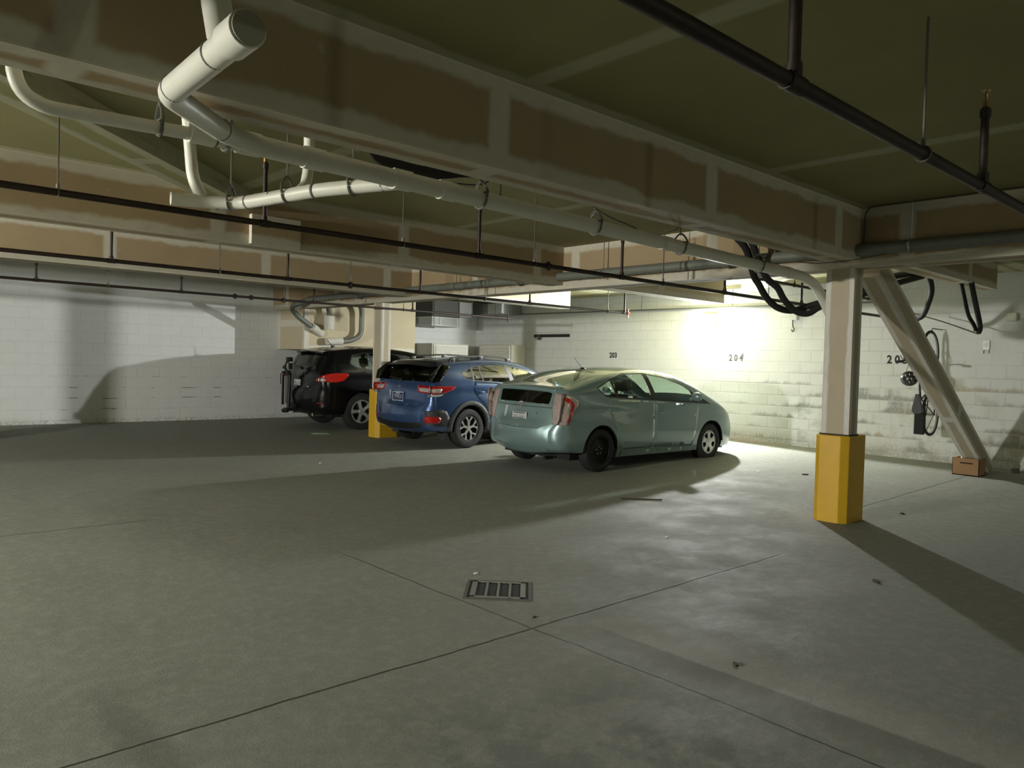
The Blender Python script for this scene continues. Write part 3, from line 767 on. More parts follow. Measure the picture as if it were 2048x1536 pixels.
def scrap(name, lab, x, y, sx, sy, mat, rz, h=.004, cat='scrap'):
    m = MB(); rnd = random.Random(int(x*100)); pts = [(math.cos(a)*sx*(.7+.5*rnd.random()), math.sin(a)*sy*(.7+.5*rnd.random())) for a in [2*PI*k/7 for k in range(7)]]
    Mx = Matrix.Translation((x, y, fz(x, y)+.0005)) @ Matrix.Rotation(rz, 4, 'Z')
    m.prism(pts, 0, h, Mx); return tag(m.build(name, mat), lab, cat)
PAP = M_('paper_white', (.78, .77, .72), .7); LEAF = M_('dead_leaf', (.06, .045, .03), .9)
scrap('paper_scrap', 'white paper scrap on the floor behind the drain grate', 3.44, 4.08, .024, .018, PAP, .4)
scrap('paper_scrap', 'small white scrap on the floor between drain and front pillar', 5.5, 3.96, .02, .02, PAP, .9)
scrap('paper_scrap', 'white scrap on the floor at the shadow edge near the far pillar', 5.08, 9.37, .05, .02, PAP, .9)
scrap('paper_scrap', 'pale scrap on the floor right of the front wheel shadow', 9.9, 5.6, .035, .02, PAP, .2)
tag(MB().prism([(6.66, 12.52), (6.93, 12.44), (7.0, 12.68), (6.73, 12.76)], fz(6.8, 12.6)+.006, fz(6.8, 12.6)+.010).build('green_patch', M_('patch_mint', (.52, .74, .60), .6, var=.15, scale=5)), 'pale green flat patch on the floor behind the black vehicle', 'paper')  # thin flat prism added to show a pale green patch on the floor
scrap('dead_leaf', 'curled dead leaf on the floor near the front pillar shadow', 5.59, 2.21, .035, .02, LEAF, .9, .012, 'leaf')
scrap('dead_leaf', 'small dark leaf on the floor right of the yellow base', 8.48, 3.12, .03, .02, LEAF, .2, .01, 'leaf')
scrap('dead_leaf', 'dark leaf on the floor left of the yellow base', 10.2, 5.05, .06, .02, LEAF, -.8, .014, 'leaf')
scrap('dead_leaf', 'dark speck of leaf beside the floor joint crossing', 3.12, 3.16, .012, .012, LEAF, .2, .006, 'leaf')
scrap('dead_leaf', 'dark leaf in the dark band of the near floor', 3.42, 2.02, .03, .012, LEAF, .9, .008, 'leaf')
tag(MB().tube([(6.65, 5.42, .012), (6.98, 5.10, .012)], .008, 6).build('twig', LEAF), 'thin dark twig on the lit floor in front of the silver green car', 'twig')
scrap('dead_leaf', 'dark scrap on the floor behind the brace foot at the wall', 12.85, 3.2, .09, .06, LEAF, .3, .06, 'leaf')
# ================================================================== cars
def smooth_path(ctrl, step=.03):
    """Catmull-Rom through (x, z, edge radius, crown) rows, resampled evenly"""
    A = np.array(ctrl, float); P = np.vstack([2*A[0]-A[1], A, 2*A[-1]-A[-2]]); out = []
    for i in range(1, len(P)-2):
        a, b, c, d = P[i-1], P[i], P[i+1], P[i+2]
        t = np.linspace(0, 1, 24, endpoint=False)[:, None]
        out.append(.5*(2*b+(c-a)*t+(2*a-5*b+4*c-d)*t**2+(3*b-a-3*c+d)*t**3))
    out.append(P[-2][None]); Q = np.vstack(out)
    L = np.r_[0, np.cumsum(np.hypot(*np.diff(Q[:, :2], axis=0).T))]
    n = int(L[-1]/step); s = np.linspace(0, L[-1], n+1)
    return np.array([np.interp(s, L, Q[:, k]) for k in range(Q.shape[1])]).T, s

def in_poly(P, poly):
    P = np.atleast_2d(P); x, y = P[:, 0], P[:, 1]; r = np.zeros(len(P), bool)
    q = np.asarray(poly); n = len(q); j = n-1
    for i in range(n):
        xi, yi, xj, yj = *q[i], *q[j]
        c = ((yi > y) != (yj > y)) & (x < (xj-xi)*(y-yi)/((yj-yi) if yj != yi else 1e-12)+xi)
        r ^= c; j = i
    return r

def resample(poly, h, closed=True):
    q = [np.array(p, float) for p in poly]; out = []
    n = len(q)
    for i in range(n if closed else n-1):
        a, b = q[i], q[(i+1) % n]; d = np.hypot(*(b-a))
        if d < 1e-7: continue
        k = max(1, int(math.ceil(d/h)))
        out += [a+(b-a)*t/k for t in range(k)]
    if not closed: out.append(q[-1])
    return np.array(out)

def rounded(poly, r, n=5):
    q = [np.array(p, float) for p in poly]; out = []; m = len(q)
    for i in range(m):
        a, p, b = q[i-1], q[i], q[(i+1) % m]
        la, lb = np.hypot(*(a-p)), np.hypot(*(b-p)); ra, rb = min(r, la*.46), min(r, lb*.46)
        s, e = p+(a-p)/la*ra, p+(b-p)/lb*rb
        for k in range(n+1):
            t = k/n; out.append(s*(1-t)**2+p*2*t*(1-t)+e*t*t)
    return out

def inset(poly, d):
    q = np.array(poly, float); x, y = q[:, 0], q[:, 1]
    if .5*np.sum(x*np.roll(y, -1)-np.roll(x, -1)*y) < 0: q = q[::-1]
    e = np.roll(q, -1, 0)-q; e /= np.maximum(np.hypot(e[:, 0], e[:, 1]), 1e-9)[:, None]
    nrm = np.c_[-e[:, 1], e[:, 0]]; nn = nrm+np.roll(nrm, 1, 0)
    nn /= np.maximum(np.hypot(nn[:, 0], nn[:, 1]), 1e-6)[:, None]
    c = np.maximum(np.sum(nn*nrm, 1), .4)
    return q+nn*(d/c)[:, None]

def cdt_patch(outline, holes=(), inner=None, h=.06):
    """triangulate an outline with holes; returns 2-D points and triangles"""
    loops = [np.asarray(outline)] + [np.asarray(x) for x in holes]
    V, E = [], []
    for L in loops:
        o = len(V); n = len(L)
        V += [tuple(p) for p in L]; E += [(o+i, o+(i+1) % n) for i in range(n)]
    lo, hi = loops[0].min(0), loops[0].max(0)
    gx, gy = np.meshgrid(np.arange(lo[0]+h*.5, hi[0], h), np.arange(lo[1]+h*.5, hi[1], h))
    I = np.c_[gx.ravel(), gy.ravel()]; thr = np.full(len(I), h*.42)
    if inner is not None and len(inner[0]):
        I = np.vstack([I, inner[0]]); thr = np.r_[thr, inner[1]]
    if len(I):
        keep = in_poly(I, loops[0])
        for L in loops[1:]: keep &= ~in_poly(I, L)
        I, thr = I[keep], thr[keep]
        B = np.vstack([resample(L, h*.4) for L in loops]); dm = np.full(len(I), 9.0)
        for k in range(0, len(I), 400):
            dm[k:k+400] = np.sqrt(((I[k:k+400, None]-B[None])**2).sum(2)).min(1)
        I = I[dm > thr]
        V += [tuple(p) for p in I]
    r = delaunay_2d_cdt([Vector(p) for p in V], E, [], 0, 1e-7)
    vo = np.array([(v.x, v.y) for v in r[0]]); T = np.array([f for f in r[2] if len(f) == 3])
    c = vo[T].mean(1); k = in_poly(c, loops[0])
    for L in loops[1:]: k &= ~in_poly(c, L)
    return vo, T[k]

class Car:
    def __init__(s, root, ctrl, W, belt, tum, low, ends, arches, sill, rear_k=.10, front_k=.12, shoulder=None, bulge=.012):
        s.root = root; s.W = W; s.belt = np.array(belt); s.tum = tum; s.low = low
        Q, s.s = smooth_path(ctrl); s.P, s.r, s.cr = Q[:, :2], Q[:, 2], Q[:, 3]
        s.ends = ends; s.arches = arches; s.sill = sill; s.rk, s.fk = rear_k, front_k; s.sh = shoulder; s.bulge = bulge
        T = np.gradient(s.P, axis=0); T /= np.hypot(T[:, 0], T[:, 1])[:, None]
        s.N = np.c_[-T[:, 1], T[:, 0]]           # outward (path runs rear bottom -> roof -> front bottom)
        s.ye = s.ybase(s.P[:, 0], s.P[:, 1])-s.r
    def ybase(s, x, z):
        zb = np.interp(x, s.belt[:, 0], s.belt[:, 1]); h = np.full_like(x, s.W/2, dtype=float)
        up = np.clip(z-zb, 0, None); dn = np.clip(zb-z, 0, None)
        h -= s.tum*up*(.55+.9*up)
        zl = np.clip((s.low-z)/s.low, 0, 1); h -= .09*zl**1.6
        h -= s.bulge*np.cos(np.clip(dn/.42, 0, 1)*PI)*.5+s.bulge*.5
        if s.sh is not None:
            h += s.sh[1]*np.exp(-((zb-s.sh[0]-z)/.05)**2)
        xr0, xr1, xf0, xf1 = s.ends
        a = np.clip((xr0-x)/(xr0-xr1), 0, 1.1); b = np.clip((x-xf0)/(xf1-xf0), 0, 1.1)
        return h-s.rk*a**2.2-s.fk*b**2.4
    def dist(s, Q):
        A, B = s.P[:-1], s.P[1:]; d = B-A; L2 = (d**2).sum(1); best = np.full(len(Q), 9.); ri = np.zeros(len(Q))
        for k in range(0, len(Q), 300):
            q = Q[k:k+300]; t = np.clip(((q[:, None]-A)*d).sum(2)/L2, 0, 1)
            D = np.sqrt(((q[:, None]-A-d*t[..., None])**2).sum(2)); j = D.argmin(1)
            best[k:k+300] = D[np.arange(len(q)), j]; tt = t[np.arange(len(q)), j]
            ri[k:k+300] = s.r[j]*(1-tt)+s.r[j+1]*tt
        return best, ri
    def yside(s, Q, off=0.):
        Q = np.atleast_2d(Q); d, r = s.dist(Q); e = np.clip(r-d, 0, r)
        return s.ybase(Q[:, 0], Q[:, 1])-(r-np.sqrt(np.maximum(r*r-e*e, 0)))
    def side3(s, Q, sg, off=0.):
        Q = np.atleast_2d(Q); y = s.yside(Q)
        if off == 0: return np.c_[Q[:, 0], sg*y, Q[:, 1]]
        e = .004
        gx = (s.yside(Q+[e, 0])-s.yside(Q-[e, 0]))/(2*e); gz = (s.yside(Q+[0, e])-s.yside(Q-[0, e]))/(2*e)
        gx, gz = np.clip(gx, -6, 6), np.clip(gz, -6, 6)
        n = np.c_[-gx, np.ones(len(Q)), -gz]; n /= np.linalg.norm(n, axis=1)[:, None]
        P = np.c_[Q[:, 0], y, Q[:, 1]]+n*off; P[:, 1] *= sg
        return P
    def strip3(s, SV, off=0.):
        u, v = SV[:, 0], SV[:, 1]/.8
        f = lambda a: np.interp(u, s.s, a)
        c = f(s.cr)*(1-v*v)+off
        return np.c_[f(s.P[:, 0])+f(s.N[:, 0])*c, v*f(s.ye), f(s.P[:, 1])+f(s.N[:, 1])*c]
    def s_rear(s, z):
        k = s.P[:, 1].argmax(); zz = np.maximum.accumulate(s.P[:k+1, 1]); return float(np.interp(z, zz, s.s[:k+1]))
    def s_top(s, x, front=True):
        k = s.P[:, 1].argmax()
        if front: return float(np.interp(x, s.P[k:, 0][:s.P[k:, 0].argmax()+1], s.s[k:][:s.P[k:, 0].argmax()+1]))
        j = s.P[:k+1, 0].argmin(); return float(np.interp(x, s.P[j:k+1, 0], s.s[j:k+1]))
    def yz(s, pts):
        """rear view (y, z) -> strip coordinates"""
        out = []
        for y, z in pts:
            u = s.s_rear(z); out.append((u, .8*y/float(np.interp(u, s.s, s.ye))))
        return out
    def inner_pts(s):
        pts, thr = [], []
        for f in (.02, .07, .16, .3, .5, .75, 1.05):
            q = s.P-s.N*(s.r*f)[:, None]; pts.append(q[::1]); thr.append(s.r*f*.35+.0015)
        return np.vstack(pts), np.concatenate(thr)
    def emit(s, name, P, T, mat, parent=None, extra=None, smooth=True, two=False):
        bm = bmesh.new()
        def add(P, T):
            vs = [bm.verts.new(p) for p in P]
            for t in T:
                try: bm.faces.new([vs[i] for i in t])
                except ValueError: pass
        add(P, T)
        for e in (extra or []): add(*e)
        bmesh.ops.remove_doubles(bm, verts=bm.verts, dist=8e-5)
        bmesh.ops.recalc_face_normals(bm, faces=bm.faces)
        me = bpy.data.meshes.new(name); bm.to_mesh(me); bm.free()
        for p in me.polygons: p.use_smooth = smooth
        me.materials.append(mat)
        o = bpy.data.objects.new(name, me); C.objects.link(o); o.parent = parent or s.root
        return o
    def side_patch(s, name, poly, mat, sg, holes=(), off=0., h=.05, parent=None, rnd=0, thick=0):
        poly = rounded(poly, rnd) if rnd else poly
        out = resample(poly, .04); ip = s.inner_pts()
        vo, T = cdt_patch(out, [resample(x, .04) for x in holes], ip, h)
        P = s.side3(vo, sg, off); ex = None
        if thick:
            P2 = s.side3(out, sg, off); P3 = s.side3(out, sg, off-thick); n = len(out)
            ex = [(np.vstack([P2, P3]), [(i, (i+1) % n, n+(i+1) % n, n+i) for i in range(n)])]
        return s.emit(name, P, T, mat, parent, ex)
    def strip_patch(s, name, poly, mat, holes=(), off=0., h=.06, parent=None, rnd=0, thick=0):
        poly = rounded(poly, rnd) if rnd else poly
        out = resample(poly, .04)
        vo, T = cdt_patch(out, [resample(x, .04) for x in holes], None, h)
        P = s.strip3(vo, off); ex = None
        if thick:
            P2 = s.strip3(out, off); P3 = s.strip3(out, off-thick); n = len(out)
            ex = [(np.vstack([P2, P3]), [(i, (i+1) % n, n+(i+1) % n, n+i) for i in range(n)])]
        return s.emit(name, P, T, mat, parent, ex)
    def lamp(s, name, side, rear, mat, sg, off=.006, parent=None, label=None, rnd=.02):
        """lamp wrapping the corner: a side piece and an end piece in one mesh"""
        P, T, ex = None, None, []
        for kind, poly in (('s', side), ('r', rear)):
            if poly is None: continue
            out = resample(rounded(poly, rnd, 3), .03)
            vo, t = cdt_patch(out, [], s.inner_pts() if kind == 's' else None, .035)
            if kind == 's': g = lambda q, o: s.side3(q, sg, o)
            else: g = lambda q, o: s.strip3(np.array(q)*[1, sg], o)
            n = len(out); sk = (np.vstack([g(out, off), g(out, -.004)]), [(i, (i+1) % n, n+(i+1) % n, n+i) for i in range(n)])
            ex += [(g(vo, off), t), sk]
        o = s.emit(name, *ex[0], mat, parent, ex[1:])
        if label: o['label'] = label
        return o
    def body(s, mat, side_holes, strip_holes, low_line, name='body'):
        """shell: both sides and the wrap-over strip"""
        out = [tuple(p) for p in s.P]+list(low_line)
        # keep the silhouette samples as they are
        o2 = np.vstack([s.P, resample(list(low_line), .04, False)]) if len(low_line) else s.P
        vo, T = cdt_patch(o2, [resample(x, .04) for x in side_holes], s.inner_pts(), .055)
        ex = [(s.side3(vo, -1), T)]; P0 = s.side3(vo, 1)
        n = len(s.s); vv = np.linspace(-.8, .8, 17)
        rect = np.vstack([np.c_[s.s, np.full(n, -.8)], np.c_[np.full(15, s.s[-1]), vv[1:-1]], np.c_[s.s[::-1], np.full(n, .8)], np.c_[np.full(15, s.s[0]), vv[1:-1][::-1]]])
        su, sv = np.meshgrid(s.s[1:-1], [-.79, -.77, -.73, .73, .77, .79]); I = (np.c_[su.ravel(), sv.ravel()], np.full(su.size, .004))
        vo2, T2 = cdt_patch(rect, [resample(x, .04) for x in strip_holes], I, .07)
        ex.append((s.strip3(vo2), T2))
        return s.emit(name, P0, T, mat, None, ex)
    def seam(s, pts, sg, w=.004, mat=None, name='seam'):
        q = resample(pts, .03, False); m = MB(); P = s.side3(q, sg, .0015)
        m.tube([tuple(p) for p in P], w*.5, 5); return m
    def low_line(s, back, front, ground=None):
        """lower edge from front bumper to rear bumper with wheel arches"""
        L = []; z = s.sill
        (xf, zf, Rf), (xr, zr, Rr) = s.arches
        def arch(xc, zc, R, z0, z1):
            a0 = math.asin(max(-1, min(1, (z0-zc)/R))); a1 = PI-math.asin(max(-1, min(1, (z1-zc)/R)))
            return [(xc+R*math.cos(a0+(a1-a0)*k/22), zc+R*math.sin(a0+(a1-a0)*k/22)) for k in range(23)]
        L += arch(xf, zf, Rf, front, z)+[(xf-Rf-.25, z), (xr+Rr+.25, z)]+arch(xr, zr, Rr, z, back)
        return L

def wheel(root, x, y, R, tw, rim_r, sg, kind, rimmat, tire, dark, lean=0):
    """tyre with rim as a sub-part; outer face towards sg*y"""
    Mx = Matrix.Translation((x, y, R)) @ Matrix.Rotation(-sg*PI/2, 4, 'X')
    Mx = Matrix.Translation((x, y, R)) @ Matrix(((1, 0, 0, 0), (0, 0, sg, 0), (0, 1 if sg < 0 else -1, 0, 0), (0, 0, 0, 1)))
    h = tw/2
    m = MB(); prof = [(rim_r-.005, -h*.8), (rim_r+.012, -h*.93), (R-.05, -h), (R-.018, -h*.9), (R-.002, -h*.66), (R, -h*.3), (R, h*.3), (R-.002, h*.66), (R-.018, h*.9), (R-.05, h), (rim_r+.012, h*.93), (rim_r-.005, h*.8)]
    m.lathe(prof, 48, Mx); t = m.build('wheel', tire, root, s=1, smooth=True, origin=(0, 0, 0), angle=30)
    m = MB()
    m.lathe([(rim_r, h*.86), (rim_r-.004, h*.93), (rim_r-.018, h*.9), (rim_r-.024, h*.55), (rim_r-.03, -h*.6)], 48, Mx)
    m.build('rim_barrel', rimmat if kind == 'five' else dark, t, s=1, smooth=True, origin=(0, 0, 0), angle=35)
    MB().lathe([(.0001, h*.12), (rim_r-.026, h*.05), (rim_r-.026, -h*.1), (.0001, -h*.1)], 40, Mx).build('brake_disc', dark, t, s=1, origin=(0, 0, 0))
    m = MB()
    def spoke(a, pts, z0, z1):
        ca, sa = math.cos(a), math.sin(a)
        m.prism([(p*ca-q*sa, p*sa+q*ca) for p, q in pts], z0*h, z1*h, Mx)
    ro = rim_r-.012
    if kind == 'cover5':
        m.lathe([(.0001, h*.94), (.045, h*.96), (.085, h*.86), (.085, h*.6)], 32, Mx)
        for k in range(5): spoke(PI/2+2*PI*k/5, [(.05, -.03), (ro*.62, -.038), (ro*.9, -.085), (ro, -.098), (ro, .098), (ro*.9, .085), (ro*.62, .038), (.05, .03)], .66, .86)
        m.lathe([(ro-.034, h*.86), (ro+.008, h*.86), (ro+.008, h*.66), (ro-.034, h*.66)], 40, Mx, close=True)
    elif kind == 'five':
        m.lathe([(.0001, h*.92), (.05, h*.9), (.065, h*.8), (.065, h*.5)], 28, Mx)
        for k in range(5): spoke(PI/2+.3+2*PI*k/5, [(.04, -.034), (ro*.6, -.030), (ro, -.046), (ro, .046), (ro*.6, .030), (.04, .034)], .62, .84)
        m.lathe([(ro-.016, h*.88), (ro+.008, h*.88), (ro+.008, h*.66), (ro-.016, h*.66)], 40, Mx, close=True)
    elif kind == 'split':
        m.lathe([(.0001, h*.9), (.036, h*.88), (.042, h*.5)], 28, Mx)
        for k in range(5):
            a = PI/2+2*PI*k/5
            spoke(a, [(.03, -.016), (ro*.55, -.024), (ro*.62, 0), (ro*.55, .024), (.03, .016)], .6, .84)
            for e in (-1, 1):
                spoke(a, [(ro*.5, e*.006), (ro*.58, e*.03), (ro*.93, e*.10), (ro*1.0, e*.088), (ro*1.0, e*.058), (ro*.66, e*.012)][::e], .66, .86)
        m.lathe([(ro-.010, h*.88), (ro+.008, h*.88), (ro+.008, h*.66), (ro-.010, h*.66)], 40, Mx, close=True)
    else:
        m.lathe([(.0001, h*.42), (.07, h*.42), (.09, h*.34), (rim_r-.05, h*.3), (rim_r-.02, h*.6)], 32, Mx)
    m.build('rim', dark if kind == 'steel' else rimmat, t, s=1, smooth=True, origin=(0, 0, 0), angle=30)
    m = MB()
    for k in range(5):
        a = 2*PI*k/5+.4; q = Mx @ Vector((.055*math.cos(a), .055*math.sin(a), h*.45)); q2 = Mx @ Vector((.055*math.cos(a), .055*math.sin(a), h*(.60 if kind == 'steel' else .82)))
        m.tube([q, q2], .009, 8)
    m.build('wheel_nuts', M_('nut_metal', (.6, .6, .58), .35, .9), t, s=1, origin=(0, 0, 0))
    return t

def seat(root, x, y, z, w, mat, tilt=.25, head=True):
    m = MB(); m.box((x-.25, y-w/2, z), (x+.27, y+w/2, z+.17), bev=.05)
    Mt = Matrix.Translation((x-.22, y, z+.14)) @ Matrix.Rotation(-tilt, 4, 'Y')
    m.box((-.07, -w/2, 0), (.07, w/2, .56), Mt, bev=.05)
    o = m.build('seat', mat, root, s=1, smooth=True, origin=(0, 0, 0))
    if head:
        n = [0] if w < .8 else [-.42, .42]
        for k in n:
            m = MB(); Mh = Matrix.Translation((x-.22, y+k, z+.14)) @ Matrix.Rotation(-tilt*.8, 4, 'Y')
            m.box((-.055, -.13, .60), (.055, .13, .80), Mh, bev=.045); m.tube([Mh @ Vector((0, -.05, .5)), Mh @ Vector((0, -.05, .62))], .007, 6).tube([Mh @ Vector((0, .05, .5)), Mh @ Vector((0, .05, .62))], .007, 6)
            m.build('headrest', mat, o, s=1, smooth=True, origin=(0, 0, 0))

def plate_obj(root, xw, yc, zc, body, bg, fg, rake=0., w=.305, h=.152, extra=None, parent=None):
    """licence plate facing the rear"""
    Mx = Matrix.Translation((xw, yc, zc)) @ Matrix.Rotation(rake, 4, 'Y')
    p = MB().box((-.004, -w/2, -h/2), (.004, w/2, h/2), Mx, bev=.003).build('licence_plate', bg, parent or root, s=1, origin=(0, 0, 0))
    Mt = Mx @ Matrix(((0, 0, -1, -.0048), (-1, 0, 0, 0), (0, 1, 0, 0), (0, 0, 0, 1)))
    text(body, 'plate_lettering', fg, .085, Mt @ Matrix.Translation((0, -.004, 0)), p, .0006, sx=.82)
    for (lo, hi, mt) in (extra or []):
        MB().box((-.0062, lo[0], lo[1]), (-.004, hi[0], hi[1]), Mx).build('plate_band', mt, p, s=1, origin=(0, 0, 0))
    return p

def paint(name, col, metal=.35, rough=.32, coat=1.0, dust=.07, spec=.5):
    if name in MATS: return MATS[name]
    t = NT(name); tc = t.n('ShaderNodeTexCoord').outputs['Object']
    f = t.noise(tc, 700, 2); g = t.noise(tc, 1.2, 3)
    c = t.mix(f, tuple(c*.9 for c in col), tuple(min(1, c*1.1) for c in col))
    dust = t.math('MULTIPLY', g, dust)
    c = t.mix(dust, c, (.35, .34, .30))
    b = t.bsdf(c, rough, metal, coat, spec); b.inputs['Coat Roughness'].default_value = .06
    MATS[name] = t.m; return t.m

TYRE = M_('tyre_rubber', (.016, .016, .016), .75, var=.3, scale=30)
DARKM = M_('wheel_dark', (.012, .012, .012), .6, .2)
TRIMB = M_('black_trim', (.012, .012, .012), .45, var=.3)
CLAD = M_('black_cladding', (.030, .031, .032), .6, var=.2, scale=40)
SILV = M_('wheel_silver', (.62, .62, .60), .32, .75, var=.05)
CABIN = M_('cabin_dark', (.035, .035, .032), .8, var=.3)
CABG = M_('cabin_grey', (.10, .105, .095), .85, var=.2)
RED = M_('lamp_red', (.40, .008, .008), .12, coat=1, spec=.6, var=.3, scale=18)
CLEAR = M_('lamp_clear', (.58, .55, .52), .12, .3, coat=1, var=.35, scale=30)
CHROME = M_('chrome', (.75, .75, .73), .12, 1.0, var=.03)
GLS = glass_mat('glass_green', (.80, .93, .84), .01)
GLD = glass_mat('glass_dark', (.05, .055, .05), .06)
GLM = glass_mat('glass_mid', (.50, .55, .50), .08)
PW = M_('plate_white', (.55, .56, .54), .5, var=.08)
PN = M_('plate_navy', (.020, .032, .085), .4)
PK = M_('plate_dark_ink', (.10, .11, .16), .6)
PI_ = M_('plate_pale_ink', (.62, .66, .72), .5)

def under(root, x0, x1, hw, z0, arches, R):
    m = MB(); m.box((x0, -hw, z0), (x1, hw, z0+.10))
    for (xc, zc, r_) in arches:
        for sg in (-1, 1):
            pts = [(xc+(r_-.01)*math.cos(a), zc+(r_-.01)*math.sin(a)) for a in [PI*k/14 for k in range(15)]]
            for k in range(14):
                (a, b), (c, d) = pts[k], pts[k+1]
                m.face([(a, sg*.40, b), (c, sg*.40, d), (c, sg*(hw+.16), d), (a, sg*(hw+.16), b)])
            m.face([(p[0], sg*.40, p[1]) for p in pts])
    for (xc, zc, r_) in arches: m.tube([(xc, -hw, R), (xc, hw, R)], .05, 8)
    return m.build('underbody', DARKM, root, s=1, origin=(0, 0, 0))
def clip_half(poly, p, n):
    """keep the part of poly on the side of p that n points to"""
    out = []; q = [np.array(a, float) for a in poly]; m = len(q)
    for i in range(m):
        a, b = q[i], q[(i+1) % m]; da, db = float((a-p) @ n), float((b-p) @ n)
        if da >= 0: out.append(a)
        if da*db < 0: out.append(a+(b-a)*da/(da-db))
    return out

def build_car(name, label, cat, pose, W, H, ctrl, belt, tum, low, ends, arches, sill, dlo, cuts, doors, mats, spec):
    X, Y, th = pose; zc = fz(X/S, Y/S)*S
    kx = SLX if X > 8*S else 0; ky = SLY
    root = thing(name, label, cat, (X, Y, zc), s=1)
    root.rotation_euler = (Matrix.Rotation(ky, 4, 'X') @ Matrix.Rotation(-kx, 4, 'Y') @ Matrix.Rotation(th, 4, 'Z')).to_euler()
    c = Car(root, ctrl, W, belt, tum, low, ends, arches, sill, **spec.get('k', {}))
    body_m, gl = mats['paint'], mats['glass']
    hs = [rounded(dlo, .05)] + [rounded(d, .05) for d in doors]
    tg, holes_t, ws = spec['tailgate'](c), spec['rear_glass'](c), spec['windshield'](c)
    c.body(body_m, hs, [rounded(tg, .03), rounded(ws, .06)], c.low_line(*spec['low']))
    tgo = c.strip_patch('tailgate', inset(rounded(tg, .03), .004), body_m, [rounded(h, .04) for h in holes_t])
    for k, h in enumerate(holes_t):
        c.strip_patch('rear_window', inset(rounded(h, .04), .003), spec.get('rear_mats', [gl]*3)[k], off=-.004, parent=tgo)
    c.strip_patch('windshield', inset(rounded(ws, .06), .003), gl, off=-.004)
    for sg in (-1, 1):
        for d, hx in zip(doors, spec['handles']):
            do = c.side_patch('door', inset(rounded(d, .05), .004), body_m, sg, thick=.03)
            hm = MB(); p = c.side3(np.array([[hx[0]-.07, hx[1]], [hx[0], hx[1]], [hx[0]+.07, hx[1]]]), sg)
            pts = [Vector(p[0]), Vector(p[0])+Vector((.015, sg*.028, 0)), Vector(p[1])+Vector((0, sg*.036, 0)), Vector(p[2])+Vector((-.015, sg*.028, 0)), Vector(p[2])]
            hm.tube(spline(pts, 5), .012, 8); hm.build('door_handle', body_m, do, s=1, smooth=True, origin=(0, 0, 0))
            cup = [(hx[0]+.055*math.cos(a), hx[1]-.004+.032*math.sin(a)) for a in [2*PI*k/14 for k in range(14)]]
            c.side_patch('handle_recess', cup, spec.get('recess', body_m), sg, off=.001, parent=do)
        gls = []
        base = inset(rounded(dlo, .05), spec.get('frame', .018))
        edges = [None]+list(cuts)+[None]
        for k in range(len(edges)-1):
            g = [np.array(a) for a in base]
            for e, side in ((edges[k], 1), (edges[k+1], -1)):
                if e is None: continue
                x0, z0, lean, gap = e; d = np.array([lean, 1.0]); d /= np.hypot(*d); nn = np.array([d[1], -d[0]])*side
                g = clip_half(g, np.array([x0, z0])+nn*gap, nn)
            if len(g) >= 3: gls.append(rounded(g, .012, 3))
        c.side_patch('window_frame', inset(rounded(dlo, .05), .001), spec.get('frame_mat', TRIMB), sg, [np.array(g) for g in gls], off=-.001)
        for k, g in enumerate(gls):
            c.side_patch('side_window', inset(g, .001), spec.get('side_glass', gl), sg, off=-.005)
        spec['side_extra'](c, sg)
        # mirror
        mx, mz = spec['mirror']; yb = float(c.yside(np.array([[mx, mz]]))[0])
        m = MB(); m.sphere((mx+.02, sg*(yb+.13), mz+.03), .1, seg=20, sc=(.62, 1.0, .72)); m.tube([(mx+.05, sg*(yb-.01), mz-.03), (mx+.03, sg*(yb+.07), mz)], .028, 10)
        m.build('side_mirror', spec.get('mirror_mat', body_m), root, s=1, smooth=True, origin=(0, 0, 0))
    under(root, ends[1]+.35, ends[3]-.35, W/2-.17, sill-.02, arches, spec['R'])
    for (xw, kind, rm) in spec['wheels']:
        for sg in (-1, 1): wheel(root, xw, sg*(W/2-.015-spec['tw']/2), spec['R'], spec['tw'], spec['rim'], sg, kind, rm, TYRE, DARKM)
    # cabin
    sm = spec.get('seat_mat', CABG); fx = spec['seats']
    for y in (-.37, .37): seat(root, fx[0], y, fx[2], .50, sm)
    seat(root, fx[1], 0, fx[2]+.02, 1.25, sm, .35)
    m = MB(); m.box((fx[0]+.62, -.62, fx[2]+.15), (fx[0]+1.05, .62, fx[2]+.42), bev=.08)
    m.tube(arc((fx[0]+.52, .37, fx[2]+.42), .18, 0, 2*PI, 20, (0, 1, 0), (.35, 0, .94)), .014, 8, caps=False)
    m.build('dashboard', CABIN, root, s=1, smooth=True, origin=(0, 0, 0))
    spec['extra'](c, root, tgo)
    return root

# ---------------------------------------------- silver green fastback car
G1 = paint('paint_seafoam', (.205, .305, .305), .35, .30)
pctrl = [(-.64,.30,.07,.05),(-.76,.335,.13,.10),(-.815,.44,.18,.12),(-.82,.58,.20,.13),(-.79,.68,.15,.11),(-.765,.75,.10,.09),(-.74,.95,.08,.07),(-.715,1.04,.07,.06),(-.685,1.15,.06,.055),(-.64,1.19,.06,.05),
  (-.45,1.235,.08,.04),(-.1,1.335,.10,.04),(.3,1.425,.12,.035),(.8,1.485,.13,.03),(1.2,1.50,.13,.03),(1.6,1.475,.12,.03),(1.95,1.40,.11,.035),(2.4,1.245,.10,.04),(2.85,1.045,.09,.05),
  (3.0,.985,.10,.06),(3.25,.89,.14,.08),(3.48,.765,.18,.12),(3.60,.63,.20,.14),(3.64,.48,.20,.15),(3.62,.33,.18,.14),(3.54,.20,.12,.10)]
pdlo = [(-.13,1.225),(.07,1.09),(1.25,1.03),(2.69,.955),(2.44,1.06),(1.96,1.285),(1.56,1.395),(1.04,1.452),(.56,1.435),(.19,1.345)]
